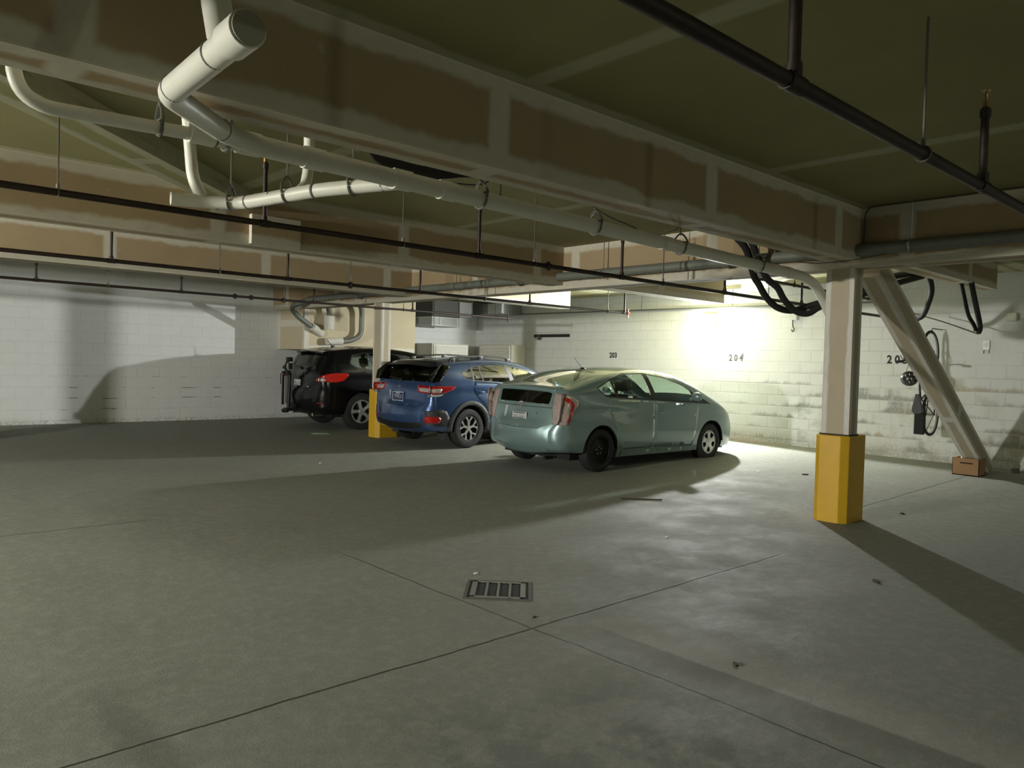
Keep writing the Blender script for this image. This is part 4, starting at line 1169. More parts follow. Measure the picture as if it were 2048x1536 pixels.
def p_tail(c):
    a = c.yz([(.43,.61),(0,.595),(-.43,.61),(-.63,.71),(-.60,.9),(-.585,1.02),(-.575,1.15)]); st = c.s_top(.36, False)
    b = [(c.s_top(-.3, False), -.66), (st, -.60), (st, .60), (c.s_top(-.3, False), .66)]
    return a[::1]+b+c.yz([(.575,1.15),(.585,1.02),(.60,.9),(.63,.71)])
def p_glass(c):
    g1 = c.yz([(.53,.965),(-.53,.965),(-.545,1.135),(.545,1.135)])
    s0, s1 = c.s_top(-.58, False), c.s_top(.30, False)
    return [g1, [(s0,-.60),(s1,-.54),(s1,.54),(s0,.60)]]
def p_ws(c): 
    s0, s1 = c.s_top(1.78), c.s_top(2.86); return [(s0,-.62),(s1,-.72),(s1,.72),(s0,.62)]
def p_side(c, sg):
    o = c.lamp('tail_light', [(-.80,1.14),(-.66,1.135),(-.49,1.035),(-.53,.93),(-.585,.86),(-.63,.76),(-.67,.70),(-.80,.695)], c.yz([(.62,.70),(.74,.70),(.74,1.13),(.60,1.13),(.605,.95)]), M_('lamp_rosy', (.50,.40,.37), .12, .25, coat=1, var=.4, scale=26), sg, label='clear tail light with an inner red blade')
    red = [(-.72,1.09),(-.66,1.08),(-.575,1.0),(-.585,.90),(-.625,.79),(-.66,.735),(-.69,.735),(-.655,.82),(-.63,.93),(-.635,.985),(-.72,1.045)]
    c.side_patch('light_blade', red, RED, sg, off=.010, parent=o)
    c.lamp('headlight', [(2.96,.93),(3.12,.925),(3.45,.80),(3.40,.755),(3.2,.79)], None, CLEAR, sg)
    c.side_patch('side_badge', [(2.22,.80),(2.32,.795),(2.32,.775),(2.22,.78)], CHROME, sg, off=.003)
    # sill strake
    c.side_patch('sill_moulding', [(.42,.205),(2.28,.205),(2.30,.275),(.46,.29)], G1, sg, off=.012)
def p_extra(c, root, tgo):
    lip = c.strip_patch('rear_spoiler', c.yz([(.60,1.145),(-.60,1.145)])+[(c.s_top(-.60, False), -.70),(c.s_top(-.60, False), .70)], G1, off=.020, rnd=.02, thick=.03)
    seam_pts = c.yz([(.60,.925),(0,.915),(-.60,.925)])
    q = c.strip3(resample(seam_pts, .04, False), .001)
    MB().tube([tuple(p) for p in q], .004, 5).build('tailgate_seam', TRIMB, tgo, s=1, origin=(0, 0, 0))
    # oval emblem: one ring and two crossing ovals
    u0 = c.yz([(0, .965)])[0]; P0 = Vector(c.strip3(np.array([c.yz([(0, .935)])[0]]), .006)[0])
    m = MB()
    for ry, rz, dz in ((.062,.042,0),(.036,.018,.016),(.016,.038,0)):
        m.tube([P0+Vector((.12*(rz*math.sin(a)+dz), ry*math.cos(a), rz*math.sin(a)+dz)) for a in [2*PI*k/28 for k in range(29)]], .0058, 6, caps=False)
    m.build('emblem', CHROME, tgo, s=1, smooth=True, origin=(0, 0, 0))
    pp = Vector(c.strip3(np.array(c.yz([(0,.77)])), .010)[0])
    c.strip_patch('plate_recess', c.yz([(.30,.69),(-.36,.68),(-.33,.905),(.30,.905)]), G1, off=.0015, parent=tgo, rnd=.03)
    p = plate_obj(root, pp.x-.004, -.02, .765, 'JXF-5061', PW, PK, .06, parent=tgo, extra=[((-.12,.046),(.13,.064),PK),((-.10,.070),(.13,.078),PK)])
    m = MB(); q0 = Vector(c.strip3(np.array(c.yz([(-.43,.955)])), .006)[0])
    text('PRIUS', 'model_lettering', CHROME, .05, Matrix.Translation(q0+Vector((0,-.03,0))) @ Matrix(((0,0,-1,0),(-1,0,0,0),(0,1,0,0),(0,0,0,1))), tgo, .001)
    q0 = Vector(c.strip3(np.array(c.yz([(.45,.955)])), .006)[0])
    m.box(q0+Vector((-.003,-.035,-.006)), q0+Vector((.003,.03,.008))); m.build('badge', CHROME, tgo, s=1, origin=(0,0,0))
    # tall white sticker left of the plate
    c.strip_patch('sticker', c.yz([(.345,.72),(.30,.72),(.295,.905),(.345,.905)]), M_('sticker_pale', (.50,.54,.53), .5), off=.004, parent=tgo)
    # wiper, antenna, third brake light, folded cloth on the parcel shelf
    a = Vector(c.strip3(np.array([(c.s_top(-.55, False), .36)]), .02)[0]); b = Vector(c.strip3(np.array([(c.s_top(-.10, False), .50)]), .02)[0])
    m = MB(); m.tube([a, (a+b)/2+Vector((0,0,.012)), b], .012, 8); m.sphere(a, .028, seg=12, sc=(1,1,.7)); m.build('rear_wiper', M_('wiper_grey', (.16,.16,.15), .5), tgo, s=1, smooth=True, origin=(0,0,0))
    z = Vector(c.strip3(np.array([(c.s_top(.46, False), 0.0)]))[0])
    m = MB(); m.sphere(z, .05, seg=14, sc=(1.1,.6,.45)); m.tube([z, z+Vector((-.20,0,.17))], [.008,.004], 8); m.build('antenna', TRIMB, root, s=1, smooth=True, origin=(0,0,0))
    MB().box((-.5,-.5,.98),(.12,.5,1.0)).build('parcel_shelf', CABG, root, s=1, origin=(0,0,0))
    m = MB(); pts = [(-.30+.14*math.cos(a)*(1+.3*math.sin(3*a)), -.18+.20*math.sin(a)*(1+.25*math.cos(2*a))) for a in [2*PI*k/18 for k in range(18)]]
    top = m.bm.verts.new((-.24,-.10,1.17)); ring = [m.bm.verts.new((x, y, 1.005+.03*(k % 2))) for k, (x, y) in enumerate(pts)]
    for k in range(18): m.bm.faces.new((ring[k], ring[(k+1) % 18], top))
    m.build('folded_cloth', M_('cloth_pale_green', (.45,.66,.58), .8), root, s=1, smooth=True, origin=(0,0,0), angle=60)
    # lower bumper shadow lip and rear reflector band
    c.strip_patch('bumper_lip', c.yz([(.55,.34),(-.55,.34),(-.60,.385),(.60,.385)]), G1, off=.006, rnd=.015)
    MB().tube([(-.55,-.42,.20),(-.72,-.42,.20)], .025, 10).build('exhaust_pipe', DARKM, root, s=1, smooth=True, origin=(0,0,0))
car1 = build_car('hatchback_car', 'silver green fastback car with clear tail lights, nearest of the three vehicles', 'car',
    (8.455, 8.13, -.022), 1.745, 1.49, pctrl, [(-.9,1.10),(-.1,1.13),(1.25,1.03),(2.7,.96),(3.7,.85)], .42, .55, (-.15,-.84,2.75,3.66), [(2.72,.325,.365),(0,.325,.365)], .20,
    pdlo, [(.30,1.10,-.35,.022),(1.20,1.03,-.30,.055),(2.30,.97,-.62,.030)],
    [[(.13,1.075),(.12,.90),(.33,.60),(.47,.31),(1.18,.31),(1.21,.6),(1.19,1.02)], [(1.20,1.018),(1.22,.6),(1.19,.31),(2.22,.285),(2.30,.55),(2.36,.955)]],
    dict(paint=G1, glass=GLS), dict(k=dict(rear_k=.09, front_k=.20, shoulder=(.13,.010)), low=(.30,.22), tailgate=p_tail, rear_glass=p_glass, windshield=p_ws,
    rear_mats=[GLD, GLS], handles=[(.31,.905),(1.33,.84)], side_extra=p_side, mirror=(2.10,1.06), R=.3175, tw=.195, rim=.215,
    wheels=[(2.7,'cover5',SILV),(0,'steel',DARKM)], seats=(1.35,.45,.42), extra=p_extra, seat_mat=CABG))

# --------------------------------------------------- blue crossover car
B1 = paint('paint_blue', (.034, .082, .215), .5, .26)
cctrl = [(-.74,.30,.08,.05),(-.86,.36,.15,.09),(-.90,.48,.20,.12),(-.90,.62,.20,.13),(-.875,.72,.16,.11),(-.85,.80,.10,.09),(-.84,.96,.09,.08),(-.82,1.08,.09,.07),(-.77,1.17,.08,.06),(-.66,1.32,.07,.05),(-.58,1.43,.06,.04),(-.50,1.475,.06,.035),
  (-.3,1.50,.08,.03),(.1,1.535,.10,.03),(.5,1.555,.11,.03),(.9,1.55,.11,.03),(1.35,1.50,.11,.03),(1.75,1.385,.10,.035),(2.2,1.20,.09,.04),(2.45,1.09,.09,.05),(2.65,1.05,.11,.05),(3.05,.98,.14,.07),(3.35,.87,.18,.10),(3.52,.74,.2,.13),(3.57,.58,.2,.14),(3.55,.42,.18,.13),(3.45,.27,.12,.10)]
cdlo = [(-.26,1.315),(-.14,1.205),(.0,1.185),(1.06,1.125),(2.12,1.055),(1.90,1.17),(1.45,1.375),(.90,1.475),(.47,1.482),(.06,1.43)]
def c_tail(c):
    st = c.s_rear(1.44)
    return c.yz([(.52,.70),(0,.69),(-.52,.70),(-.68,.80),(-.66,.95),(-.64,1.10)])+[(st,-.70),(st,.70)]+c.yz([(.64,1.10),(.66,.95),(.68,.80)])
def c_glass(c): return [c.yz([(.62,1.135),(0,1.115),(-.62,1.135),(-.58,1.395),(.58,1.395)])]
def c_ws(c):
    s0, s1 = c.s_top(1.45), c.s_top(2.42); return [(s0,-.64),(s1,-.72),(s1,.72),(s0,.64)]
def c_side(c, sg):
    o = c.lamp('tail_light', [(-.90,1.075),(-.70,1.085),(-.36,1.085),(-.45,1.02),(-.62,.955),(-.90,.945)], c.yz([(.50,.96),(.80,.95),(.80,1.075),(.46,1.075)]), RED, sg, label='red tail light with clear insets')
    c.lamp('light_inset', [(-.90,1.035),(-.66,1.04),(-.68,.975),(-.90,.97)], c.yz([(.54,.975),(.80,.975),(.80,1.04),(.52,1.04)]), CLEAR, sg, off=.012, parent=o)
    c.lamp('reverse_light', [(-.90,.935),(-.62,.945),(-.70,.905),(-.90,.90)], None, CLEAR, sg, off=.008)
    # cladding: arches, sills, bumper corners
    for (xc, zc, R) in c.arches:
        a = [PI*1.04-PI*1.08*k/20 for k in range(21)]
        rg = [(xc+(R-.004)*math.cos(t), zc+(R-.004)*math.sin(t)) for t in a]+[(xc+(R+.075)*math.cos(t), zc+(R+.075)*math.sin(t)) for t in a[::-1]]
        c.side_patch('arch_cladding', rg, CLAD, sg, off=.014, thick=.02, h=.035)
    c.side_patch('sill_cladding', [(.46,.29),(2.2,.29),(2.2,.40),(.46,.42)], CLAD, sg, off=.012, thick=.015)
    c.side_patch('bumper_corner', [(-.88,.42),(-.50,.40),(-.47,.50),(-.56,.66),(-.66,.69),(-.88,.66)], CLAD, sg, off=.008, thick=.01)
    ref = c.lamp('reflector', [(-.88,.46),(-.70,.455),(-.66,.52),(-.70,.565),(-.88,.57)], None, RED, sg, off=.016)
    c.lamp('quarter_glass', [(-.86,1.145),(-.70,1.15),(-.43,1.425),(-.52,1.455),(-.62,1.455),(-.86,1.3)], c.yz([(.615,1.14),(.80,1.14),(.80,1.43),(.57,1.40)]), GLD, sg, off=.003)
    c.side_patch('fuel_flap', [(-.26+.085*math.cos(a), .97+.085*math.sin(a)) for a in [2*PI*k/24 for k in range(24)]], B1, sg, off=.002)
    # raised roof rail
    rp = []
    for x in (-.28,-.2,.1,.5,.9,1.2,1.28): 
        k = c.s_top(x, x > .5); P = c.strip3(np.array([(k, sg*.66)]))[0]; rp.append(Vector(P)+Vector((0,0,(.05 if -.25 < x < 1.25 else .0))))
    m = MB(); m.tube(spline(rp, 5), .016, 10)
    for i in (1, 3, 5): m.box(rp[i]+Vector((-.05,-.018,-.05)), rp[i]+Vector((.05,.018,.0)), bev=.006)
    m.build('roof_rail', TRIMB, c.root, s=1, smooth=True, origin=(0,0,0))
    m = MB(); q = c.side3(np.array([(-.42,.66),(-.42,.25)]), sg)
    m.box((-.47, sg*.68-.1, .16), (-.455, sg*.68+.1, .44)); m.build('mud_flap', CLAD, c.root, s=1, origin=(0,0,0))
def c_extra(c, root, tgo):
    c.strip_patch('spoiler_base', c.yz([(.56,1.392),(-.56,1.392),(-.58,1.465),(.58,1.465)]), TRIMB, off=.006, parent=tgo)
    m = MB(); s0 = c.s_rear(1.435)
    W_ = .56; pts = [(-.52,1.475),(-.70,1.445),(-.735,1.425),(-.72,1.41),(-.60,1.42)]
    A = [m.bm.verts.new((x, W_+.03, z-.012)) for x, z in pts]; Mi = [m.bm.verts.new((x-.02, 0, z+.012)) for x, z in pts]; B = [m.bm.verts.new((x, -W_-.03, z-.012)) for x, z in pts]
    for P, Q in ((A, Mi), (Mi, B)):
        for k in range(5): m.bm.faces.new((P[k], P[(k+1) % 5], Q[(k+1) % 5], Q[k]))
    m.bm.faces.new(A); m.bm.faces.new(B[::-1]); m.build('rear_spoiler', TRIMB, tgo, s=1, smooth=True, origin=(0,0,0), angle=50)
    m = MB()
    for k in range(5):
        pass
    pp = Vector(c.strip3(np.array(c.yz([(0,.87)])), .008)[0])
    p = plate_obj(root, pp.x-.004, -.01, .87, 'TY9CU', PN, PI_, .05, parent=tgo, w=.31, h=.155,
                  extra=[((-.157,-.08),(.157,-.07),PI_),((-.157,.07),(.157,.08),PI_),((-.157,-.08),(-.147,.08),PI_),((.147,-.08),(.157,.08),PI_),((-.05,.045),(.06,.06),PI_)])
    m = MB(); e = Vector(c.strip3(np.array(c.yz([(0,1.03)])), .006)[0])
    m.sphere(e, .05, seg=16, sc=(.12,1.0,.5)); m.tube([e+Vector((-.008,.03,-.004)), e+Vector((-.01,0,.012)), e+Vector((-.008,-.032,.002))], .006, 6); m.build('emblem', CHROME, tgo, s=1, smooth=True, origin=(0,0,0))
    mk = MB(); mk.prism([(.20,.0),(.135,.0),(.165,-.17)], 0, .002, Matrix(((0,0,-1,pp.x-.004),(1,0,0,.05),(0,1,0,.97),(0,0,0,1)))); mk.build('sticker', M_('sticker_grey', (.30,.33,.36), .5), tgo, s=1, origin=(0,0,0))
    c.strip_patch('lower_bumper', c.yz([(.62,.375),(-.62,.375),(-.66,.455),(.66,.455)]), TRIMB, off=.006, rnd=.03)
    m = MB(); a = Vector(c.strip3(np.array(c.yz([(0,1.12)])), .02)[0]); b = Vector(c.strip3(np.array(c.yz([(.40,1.16)])), .02)[0]); m.tube([a, b], .011, 8); m.sphere(a, .025, seg=12); m.build('rear_wiper', TRIMB, tgo, s=1, smooth=True, origin=(0,0,0))
    # trailer wiring plug and exhaust
    m = MB(); m.tube([(-.62,.38,.30),(-.80,.38,.30)], .03, 12); m.build('exhaust_pipe', CHROME, root, s=1, smooth=True, origin=(0,0,0))
    m = MB(); m.tube([(-.3,-.25,.30),(-.78,-.25,.29)], .045, 12); m.build('muffler', DARKM, root, s=1, smooth=True, origin=(0,0,0))
    c.strip_patch('sunroof', [(c.s_top(.25, False),-.5),(c.s_top(.85),-.5),(c.s_top(.85),.5),(c.s_top(.25, False),.5)], GLD, off=.002, rnd=.05)
car2 = build_car('crossover_car', 'blue crossover with black arch cladding and roof rails, between the other two vehicles', 'car',
    (8.47, 11.22, .040), 1.80, 1.6, cctrl, [(-.95,1.12),(0,1.185),(1.06,1.125),(2.1,1.06),(3.6,.95)], .40, .62, (-.25,-.92,2.75,3.6), [(2.665,.36,.40),(-.03,.36,.40)], .30,
    cdlo, [(.045,1.18,-.12,.020),(.27,1.17,-.26,.010),(1.02,1.12,-.34,.050)],
    [[(.05,1.172),(.02,1.0),(.16,.86),(.42,.62),(.50,.44),(1.02,.42),(1.04,.7),(1.02,1.115)], [(1.03,1.113),(1.055,.7),(1.035,.42),(2.14,.42),(2.18,.7),(2.16,1.045)]],
    dict(paint=B1, glass=GLM), dict(k=dict(rear_k=.10, front_k=.18, shoulder=(.10,.016), bulge=.02), low=(.31,.30), tailgate=c_tail, rear_glass=c_glass, windshield=c_ws,
    rear_mats=[GLD], handles=[(.20,.985),(1.20,.93)], side_extra=c_side, mirror=(1.92,1.11), R=.352, tw=.215, rim=.228, frame=.012, recess=M_('recess_navy', (.02,.03,.07), .4),
    wheels=[(2.665,'split',SILV),(-.03,'split',SILV)], seats=(1.05,.15,.50), extra=c_extra, side_glass=GLM))

# ------------------------------------------------- black sport utility car
K1 = paint('paint_black', (.003, .003, .0035), .0, .2, coat=.35, dust=.01, spec=.25)
mctrl = [(-.80,.33,.09,.05),(-.91,.41,.16,.10),(-.95,.55,.22,.13),(-.95,.70,.22,.14),(-.92,.82,.18,.12),(-.90,.92,.12,.10),(-.885,1.08,.10,.09),(-.84,1.20,.10,.08),(-.75,1.37,.09,.06),(-.66,1.54,.07,.05),(-.61,1.60,.07,.04),(-.52,1.63,.08,.035),
  (-.2,1.665,.10,.03),(.3,1.695,.12,.03),(.8,1.69,.12,.03),(1.35,1.63,.12,.03),(1.85,1.49,.11,.035),(2.35,1.28,.10,.04),(2.6,1.17,.10,.05),(2.9,1.11,.12,.06),(3.3,1.02,.16,.08),(3.6,.88,.2,.12),(3.76,.72,.22,.14),(3.80,.56,.22,.15),(3.77,.40,.2,.14),(3.66,.28,.12,.10)]
mdlo = [(-.30,1.36),(-.12,1.27),(.4,1.235),(2.22,1.13),(1.95,1.28),(1.55,1.46),(1.1,1.565),(.6,1.60),(.1,1.60),(-.22,1.55)]
def m_tail(c):
    st = c.s_rear(1.60)
    return c.yz([(.55,.80),(0,.79),(-.55,.80),(-.72,.90),(-.70,1.0),(-.64,1.20)])+[(st,-.70),(st,.70)]+c.yz([(.64,1.20),(.70,1.0),(.72,.90)])
def m_glass(c): return [c.yz([(.58,1.20),(0,1.19),(-.58,1.20),(-.52,1.54),(.52,1.54)])]
def m_ws(c):
    s0, s1 = c.s_top(1.55), c.s_top(2.56); return [(s0,-.64),(s1,-.72),(s1,.72),(s0,.64)]
RED2 = M_('lamp_red_bright', (.40, .014, .009), .15, coat=1, spec=.6, var=.25, scale=14, emit=None)
def m_side(c, sg):
    o = c.lamp('tail_light', [(-.95,.985),(-.84,.985),(-.62,.975),(-.44,1.01),(-.33,1.12),(-.36,1.165),(-.60,1.165),(-.80,1.14),(-.95,1.06)], c.yz([(.62,.985),(.80,.985),(.80,1.07),(.66,1.04)]), RED2, sg, label='large red tail light')
    c.lamp('light_inset', [(-.95,1.05),(-.86,1.06),(-.80,1.02),(-.83,.992),(-.95,.992)], None, CLEAR, sg, off=.012, parent=o)
    c.side_patch('chrome_strip', [(.4,1.215),(2.2,1.115),(2.2,1.130),(.4,1.230)], CHROME, sg, off=.004)
    c.lamp('rear_reflector', [(-.92,.545),(-.84,.543),(-.84,.562),(-.92,.565)], None, RED, sg, off=.008)
def m_extra(c, root, tgo):
    m = MB(); pts = [(-.50,1.64),(-.68,1.615),(-.76,1.59),(-.75,1.565),(-.62,1.58)]; W_ = .60
    A = [m.bm.verts.new((x, W_, z-.02)) for x, z in pts]; Mi = [m.bm.verts.new((x-.03, 0, z+.015)) for x, z in pts]; B = [m.bm.verts.new((x, -W_, z-.02)) for x, z in pts]
    for P, Q in ((A, Mi), (Mi, B)):
        for k in range(5): m.bm.faces.new((P[k], P[(k+1) % 5], Q[(k+1) % 5], Q[k]))
    m.bm.faces.new(A); m.bm.faces.new(B[::-1]); m.build('rear_spoiler', K1, tgo, s=1, smooth=True, origin=(0,0,0), angle=50)
    pp = Vector(c.strip3(np.array(c.yz([(0,.93)])), .010)[0])
    plate_obj(root, pp.x-.004, .0, .925, 'PFN-4218', PW, PK, .06, parent=tgo)
    e = Vector(c.strip3(np.array(c.yz([(-.44,.855)])), .008)[0])
    MB().box(e+Vector((-.003,-.05,-.012)), e+Vector((.003,.05,.012)), bev=.002).build('badge', CHROME, tgo, s=1, origin=(0,0,0))
    z = Vector(c.strip3(np.array([(c.s_top(-.22, False), 0.0)]))[0])
    m = MB(); m.sphere(z, .05, seg=14, sc=(1.1,.6,.5)); m.tube([z, z+Vector((-.10,.06,.14))], [.009,.005], 8); m.build('antenna', TRIMB, root, s=1, smooth=True, origin=(0,0,0))
    m = MB(); a = Vector(c.strip3(np.array(c.yz([(0,1.20)])), .02)[0]); b = Vector(c.strip3(np.array(c.yz([(.36,1.24)])), .02)[0]); m.tube([a, b], .012, 8); m.sphere(a, .03, seg=12); m.build('rear_wiper', TRIMB, tgo, s=1, smooth=True, origin=(0,0,0))
    for y in (-.46, .46): MB().tube([(-.66,y,.30),(-.88,y,.30)], .035, 14).build('exhaust_pipe', CHROME, root, s=1, smooth=True, origin=(0,0,0))
    MB().box((-1.02,-.03,.36),(-.6,.03,.42)).build('tow_bar', DARKM, root, s=1, origin=(0,0,0))
car3 = build_car('suv_car', 'glossy black utility vehicle with red tail lights parked beside the left wall', 'car',
    (8.40, 14.64, -.028), 1.885, 1.7, mctrl, [(-1,1.2),(0,1.26),(1.1,1.20),(2.2,1.14),(3.8,1.0)], .42, .66, (-.25,-.97,2.85,3.82), [(2.825,.39,.43),(0,.39,.43)], .28,
    mdlo, [(.26,1.25,-.30,.02),(1.06,1.2,-.26,.05)],
    [[(.28,1.225),(.26,1.05),(.40,.75),(.52,.42),(1.06,.40),(1.09,.75),(1.07,1.175)], [(1.08,1.173),(1.105,.75),(1.075,.40),(2.25,.40),(2.30,.75),(2.28,1.10)]],
    dict(paint=K1, glass=GLM), dict(k=dict(rear_k=.12, front_k=.2, shoulder=(.10,.015), bulge=.02), low=(.34,.34), tailgate=m_tail, rear_glass=m_glass, windshield=m_ws,
    rear_mats=[GLD], handles=[(.42,1.05),(1.26,1.0)], side_extra=m_side, mirror=(2.02,1.18), R=.381, tw=.235, rim=.245,
    wheels=[(2.825,'five',SILV),(0,'five',SILV)], seats=(1.1,.15,.55), extra=m_extra))
# ================================================================ bicycle
FRM = M_('bike_black', (.012, .012, .013), .35, .2, coat=.5)
STEEL = M_('bike_metal', (.45, .45, .43), .3, .9)
BY_ = 4.36
def bk(f, u, y=0.0): return Vector((12.72-u, BY_+y-.03*(.97-f), .87+f))
t = thing('bicycle', 'black bicycle hung upright by its front wheel behind the leaning brace', 'bicycle', (12.72, BY_, .87))
for f in (0, .97):
    m = MB(); m.tube([bk(f+.31*math.cos(a), .31*math.sin(a)) for a in [2*PI*k/40 for k in range(41)]], .020, 10, caps=False)
    w_ = m.build('wheel', TYRE, t, smooth=True)
    m = MB(); m.tube([bk(f+.288*math.cos(a), .288*math.sin(a)) for a in [2*PI*k/40 for k in range(41)]], .009, 6, caps=False)
    for k in range(18):
        a = 2*PI*k/18; m.tube([bk(f, 0, .02*(-1)**k), bk(f+.288*math.cos(a), .288*math.sin(a))], .0016, 4)
    m.tube([bk(f, 0, -.05), bk(f, 0, .05)], .017, 8); m.build('rim', STEEL, w_, smooth=True)
bb, st, ht, hb = (.40, -.06), (.235, .40), (.79, .49), (.835, .38)
m = MB()
for a, b, r in ((bb, st, .016), (st, ht, .015), (bb, hb, .019), (ht, hb, .02)): m.tube([bk(*a), bk(*b)], r, 10)
for y in (-.06, .06):
    m.tube([bk(*bb, y*.5), bk(0, 0, y)], .009, 8); m.tube([bk(*st, y*.3), bk(0, 0, y)], .008, 8)
m.build('frame', FRM, t, smooth=True)
m = MB()
for y in (-.05, .05): m.tube([bk(*hb), bk(.86, .33, y), bk(.97, 0, y)], .011, 8)
m.build('fork', FRM, t, smooth=True)
m = MB(); m.tube([bk(*ht), bk(.78, .56), bk(.82, .60)], .014, 8)
m.tube(spline([bk(.80, .62, -.27), bk(.82, .61, -.14), bk(.82, .60, 0), bk(.82, .61, .14), bk(.80, .62, .27)], 6), .012, 8)
for y in (-.22, .22): m.tube([bk(.80, .62, y-.06), bk(.80, .62, y+.06)], .018, 8); m.tube([bk(.83, .62, y*.8), bk(.90, .60, y)], .005, 6)
m.build('handlebar', FRM, t, smooth=True)
m = MB(); m.tube([bk(*st), bk(.20, .50)], .012, 8)
m.bm.verts.ensure_lookup_table()
sd = [(.32, .02), (.22, .045), (.12, .075), (.06, .085), (.03, .05), (.03, -.05), (.06, -.085), (.12, -.075), (.22, -.045), (.32, -.02)]
A = [m.bm.verts.new(bk(f, .50, y)) for f, y in sd]; B = [m.bm.verts.new(bk(f, .555-.1*(f-.17)**2, y*.85)) for f, y in sd]
m.bm.faces.new(A); m.bm.faces.new(B[::-1])
for k in range(10): m.bm.faces.new((A[k], A[(k+1) % 10], B[(k+1) % 10], B[k]))
m.build('saddle', FRM, t, smooth=True, angle=50)
m = MB(); m.tube([bk(*bb, -.06), bk(*bb, .06)], .02, 10)
m.lathe([(.075, -.004), (.085, -.004), (.085, .004), (.075, .004)], 24, Matrix.Translation(bk(*bb, -.05)) @ Matrix.Rotation(PI/2, 4, 'X'), close=True)
for s_ in (-1, 1):
    m.tube([bk(*bb, s_*.07), bk(bb[0]+s_*.15, bb[1]+.05, s_*.08)], .009, 8)
    m.box(bk(bb[0]+s_*.15, bb[1]+.05, s_*.13)-Vector((.035, .045, .012)), bk(bb[0]+s_*.15, bb[1]+.05, s_*.13)+Vector((.035, .045, .012)))
m.build('crankset', STEEL, t, smooth=True)
m = MB()
for y in (-.05, .05): m.tube([bk(.20, .34, y), bk(-.26, .34, y), bk(0, 0, y)], .005, 6)
m.box((12.72-.42, BY_-.085, .58), (12.72-.345, BY_+.055, 1.02), bev=.015)
m.build('rear_rack_bag', M_('bag_black', (.01, .01, .01), .8), t)
m = MB(); m.tube(bend([(13.19, BY_, 2.20), (12.74, BY_, 2.20), (12.74, BY_, 2.12)], .03), .008, 8)
tag(m.build('bike_hook', ROD, smooth=True), 'metal hook on the wall holding the bicycle by its front wheel', 'hook')

t = thing('cycle_helmet', 'black vented cycle helmet dangling from the bicycle handlebar', 'helmet', (12.02, 4.40, 1.42))
HB = M_('helmet_black', (.02, .02, .02), .25, coat=.6)
hc = Vector((12.02, 4.40, 1.42)); m = MB()
m.sphere(hc, .115, seg=24, sc=(.95, 1.08, .98)); hs = m.build('shell', HB, t, smooth=True)
VW = M_('helmet_vent', (.62, .62, .58), .5)
nv = Vector((-.92, -.35, .1)).normalized(); sv = Vector((0, 0, 1)).cross(nv).normalized(); uv_ = nv.cross(sv)
for (a, b) in ((-.05, .035), (0, .05), (.055, .04), (-.03, -.02), (.025, -.01), (.0, -.06)):
    q = hc + sv*a + uv_*b + nv*math.sqrt(max(.0002, .112**2-a*a-b*b)); d1 = (sv*.35-uv_*.9).normalized()*.017
    MB().tube([q-d1, q, q+d1], [.004, .008, .004], 6).build('vent', VW, t, smooth=True)
m = MB(); m.tube(spline([bk(.82, .61, .05), hc+Vector((.02, .04, .16)), hc+Vector((.03, .06, .06))], 6), .004, 6); m.tube(spline([bk(.82, .61, .05), hc+Vector((0, -.03, .17)), hc+Vector((.0, -.06, .06))], 6), .004, 6)
m.build('strap', TRIMB, t, smooth=True)

# ------------------------------------------- folded bike carrier on the tow bar
t = thing('bike_carrier', 'folded upright bike carrier fixed behind the black vehicle', 'carrier', (0, 0, 0), s=1)
t.location = car3.location; t.rotation_euler = car3.rotation_euler
CB = M_('carrier_black', (.014, .015, .014), .5, .2); CG = M_('carrier_grey', (.33, .34, .31), .45, .4)
O0 = dict(s=1, origin=(0, 0, 0))
m = MB(); m.box((-1.26, -.05, .345), (-1.03, .07, .41), bev=.01).tube([(-1.22, -.02, .36), (-1.22, .16, .345)], .045, 12).build('hitch_foot', CB, t, **O0)
MB().tube([(-1.16, .06, .38), (-1.13, .10, .80), (-1.12, .12, 1.12)], .035, 12).build('mast', CB, t, smooth=True, **O0)
for y, z0, z1 in ((.235, .46, 1.10), (.10, .50, 1.06)):
    MB().box((-1.24, y-.018, z0), (-1.19, y+.018, z1), bev=.006).build('wheel_tray', CG, t, **O0)
MB().box((-1.25, .165, .47), (-1.20, .20, 1.08), bev=.005).build('folded_arm', CB, t, **O0)
m = MB(); m.tube(spline([(-1.15, .12, 1.10), (-1.18, .20, 1.22), (-1.17, .12, 1.36), (-1.13, .05, 1.42)], 6), .03, 10)
m.box((-1.20, .02, 1.36), (-1.10, .16, 1.45), bev=.02).box((-1.22, .20, 1.08), (-1.14, .30, 1.16), bev=.02).box((-1.22, .18, 1.20), (-1.15, .27, 1.27), bev=.02)
m.box((-1.20, .06, 1.08), (-1.12, .17, 1.18), bev=.02).box((-1.19, .0, 1.2), (-1.12, .05, 1.33), bev=.012).build('frame_clamp', CB, t, smooth=True, **O0)
MB().box((-1.19, .07, 1.22), (-1.15, .15, 1.33), bev=.01).build('clamp_pad', CG, t, **O0)
MB().tube(spline([(-1.2, .30, 1.12), (-1.2, .37, 1.08), (-1.2, .375, .97), (-1.2, .36, .88)], 6), .010, 8).tube([(-1.2, .30, 1.02), (-1.2, .305, .72)], .016, 8).build('ratchet_strap', CB, t, smooth=True, **O0)
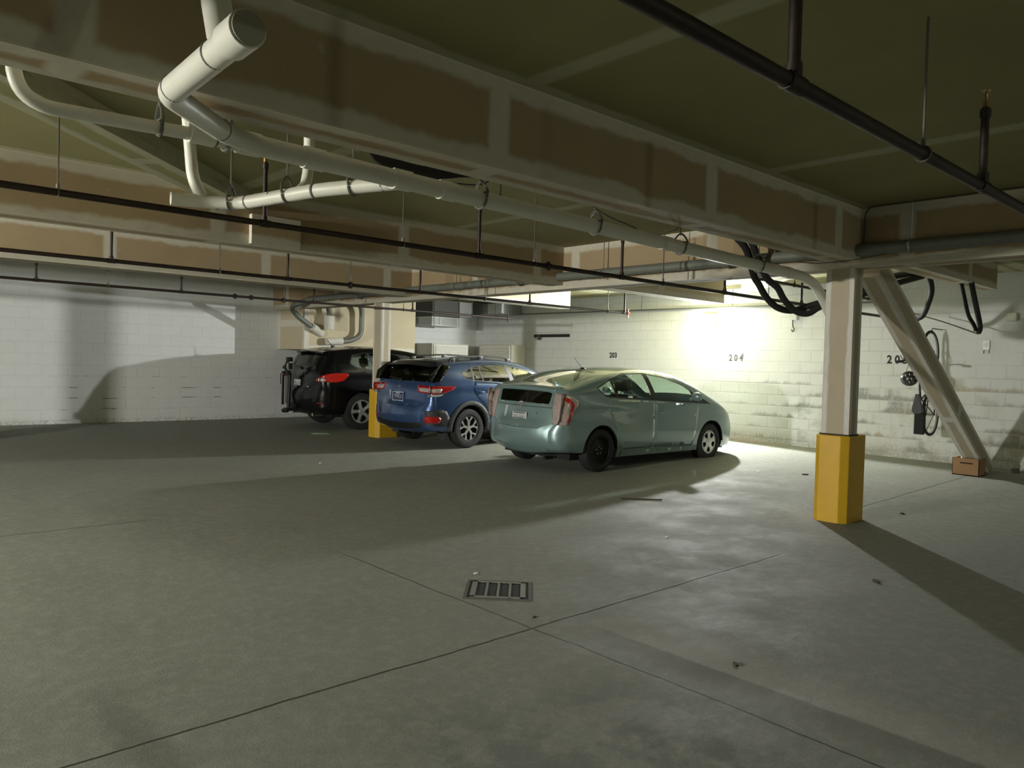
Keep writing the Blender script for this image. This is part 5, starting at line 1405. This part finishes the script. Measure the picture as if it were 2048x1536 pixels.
# ------------------------------------------------- lamps behind the viewpoint
FIX = M_('fixture_white', (.7, .7, .68), .5)
def wall_flood(lab, x, y, z, d, sz, power, col):
    """flood lamp on a wall, shining along d (unit axis)"""
    t = thing('flood_lamp', lab, 'lamp', (x, y, z))
    dx, dy = d; w, h = sz
    e = (abs(dy)*w/2, abs(dx)*w/2)
    lo = (min(x, x+dx*.10)-e[0], min(y, y+dy*.10)-e[1], z-h/2-.03); hi = (max(x, x+dx*.10)+e[0], max(y, y+dy*.10)+e[1], z+h/2+.03)
    MB().box(lo, hi, bev=.01).build('housing', FIX, t)
    lo = (min(x+dx*.101, x+dx*.115)-e[0]*.94, min(y+dy*.101, y+dy*.115)-e[1]*.94, z-h/2); hi = (max(x+dx*.101, x+dx*.115)+e[0]*.94, max(y+dy*.101, y+dy*.115)+e[1]*.94, z+h/2)
    MB().box(lo, hi).build('lens', M_('flood_%d_%d' % (int(x*10), int(y*10)), (1, 1, 1), emit=(*col, power)), t)
wall_flood('flood lamp on the wall behind the viewpoint', X0, 6.5, 2.30, (1, 0), (.42, .22), 3500, (1, .985, .91))
wall_flood('flood lamp on the wall far to the right', 6.0, Y0, 2.30, (0, 1), (.42, .22), 200, (.90, 1, .78))
# ---------------------------------------------------------------- camera
cam = bpy.data.cameras.new('camera'); co = bpy.data.objects.new('camera', cam); C.objects.link(co)
cam.sensor_width = 36; cam.sensor_fit = 'HORIZONTAL'; cam.lens = 36*1529.21/2048
cam.clip_start = .05; cam.clip_end = 100
yaw, pit, rol = .82967983, .0266356, .0273722
fw = Vector((math.cos(yaw)*math.cos(pit), math.sin(yaw)*math.cos(pit), -math.sin(pit)))
rt = Vector((math.sin(yaw), -math.cos(yaw), 0)); up = rt.cross(fw)
r2 = rt*math.cos(rol) + up*math.sin(rol); u2 = r2.cross(fw)
Rm = Matrix((r2, u2, -fw)).transposed()
co.matrix_world = Matrix.Translation(Vector((0, 0, 1.48*S))) @ Rm.to_4x4()
bpy.context.scene.camera = co

# ---------------------------------------------------------------- light
w = bpy.data.worlds.new('world'); w.use_nodes = True; bpy.context.scene.world = w
w.node_tree.nodes['Background'].inputs[0].default_value = (.3, .33, .25, 1)
w.node_tree.nodes['Background'].inputs[1].default_value = 0.02
sc = bpy.context.scene
sc.view_settings.view_transform = 'Standard'; sc.view_settings.look = 'None'
sc.view_settings.gamma = 1; sc.view_settings.use_curve_mapping = False
sc.view_settings.exposure = 0.0
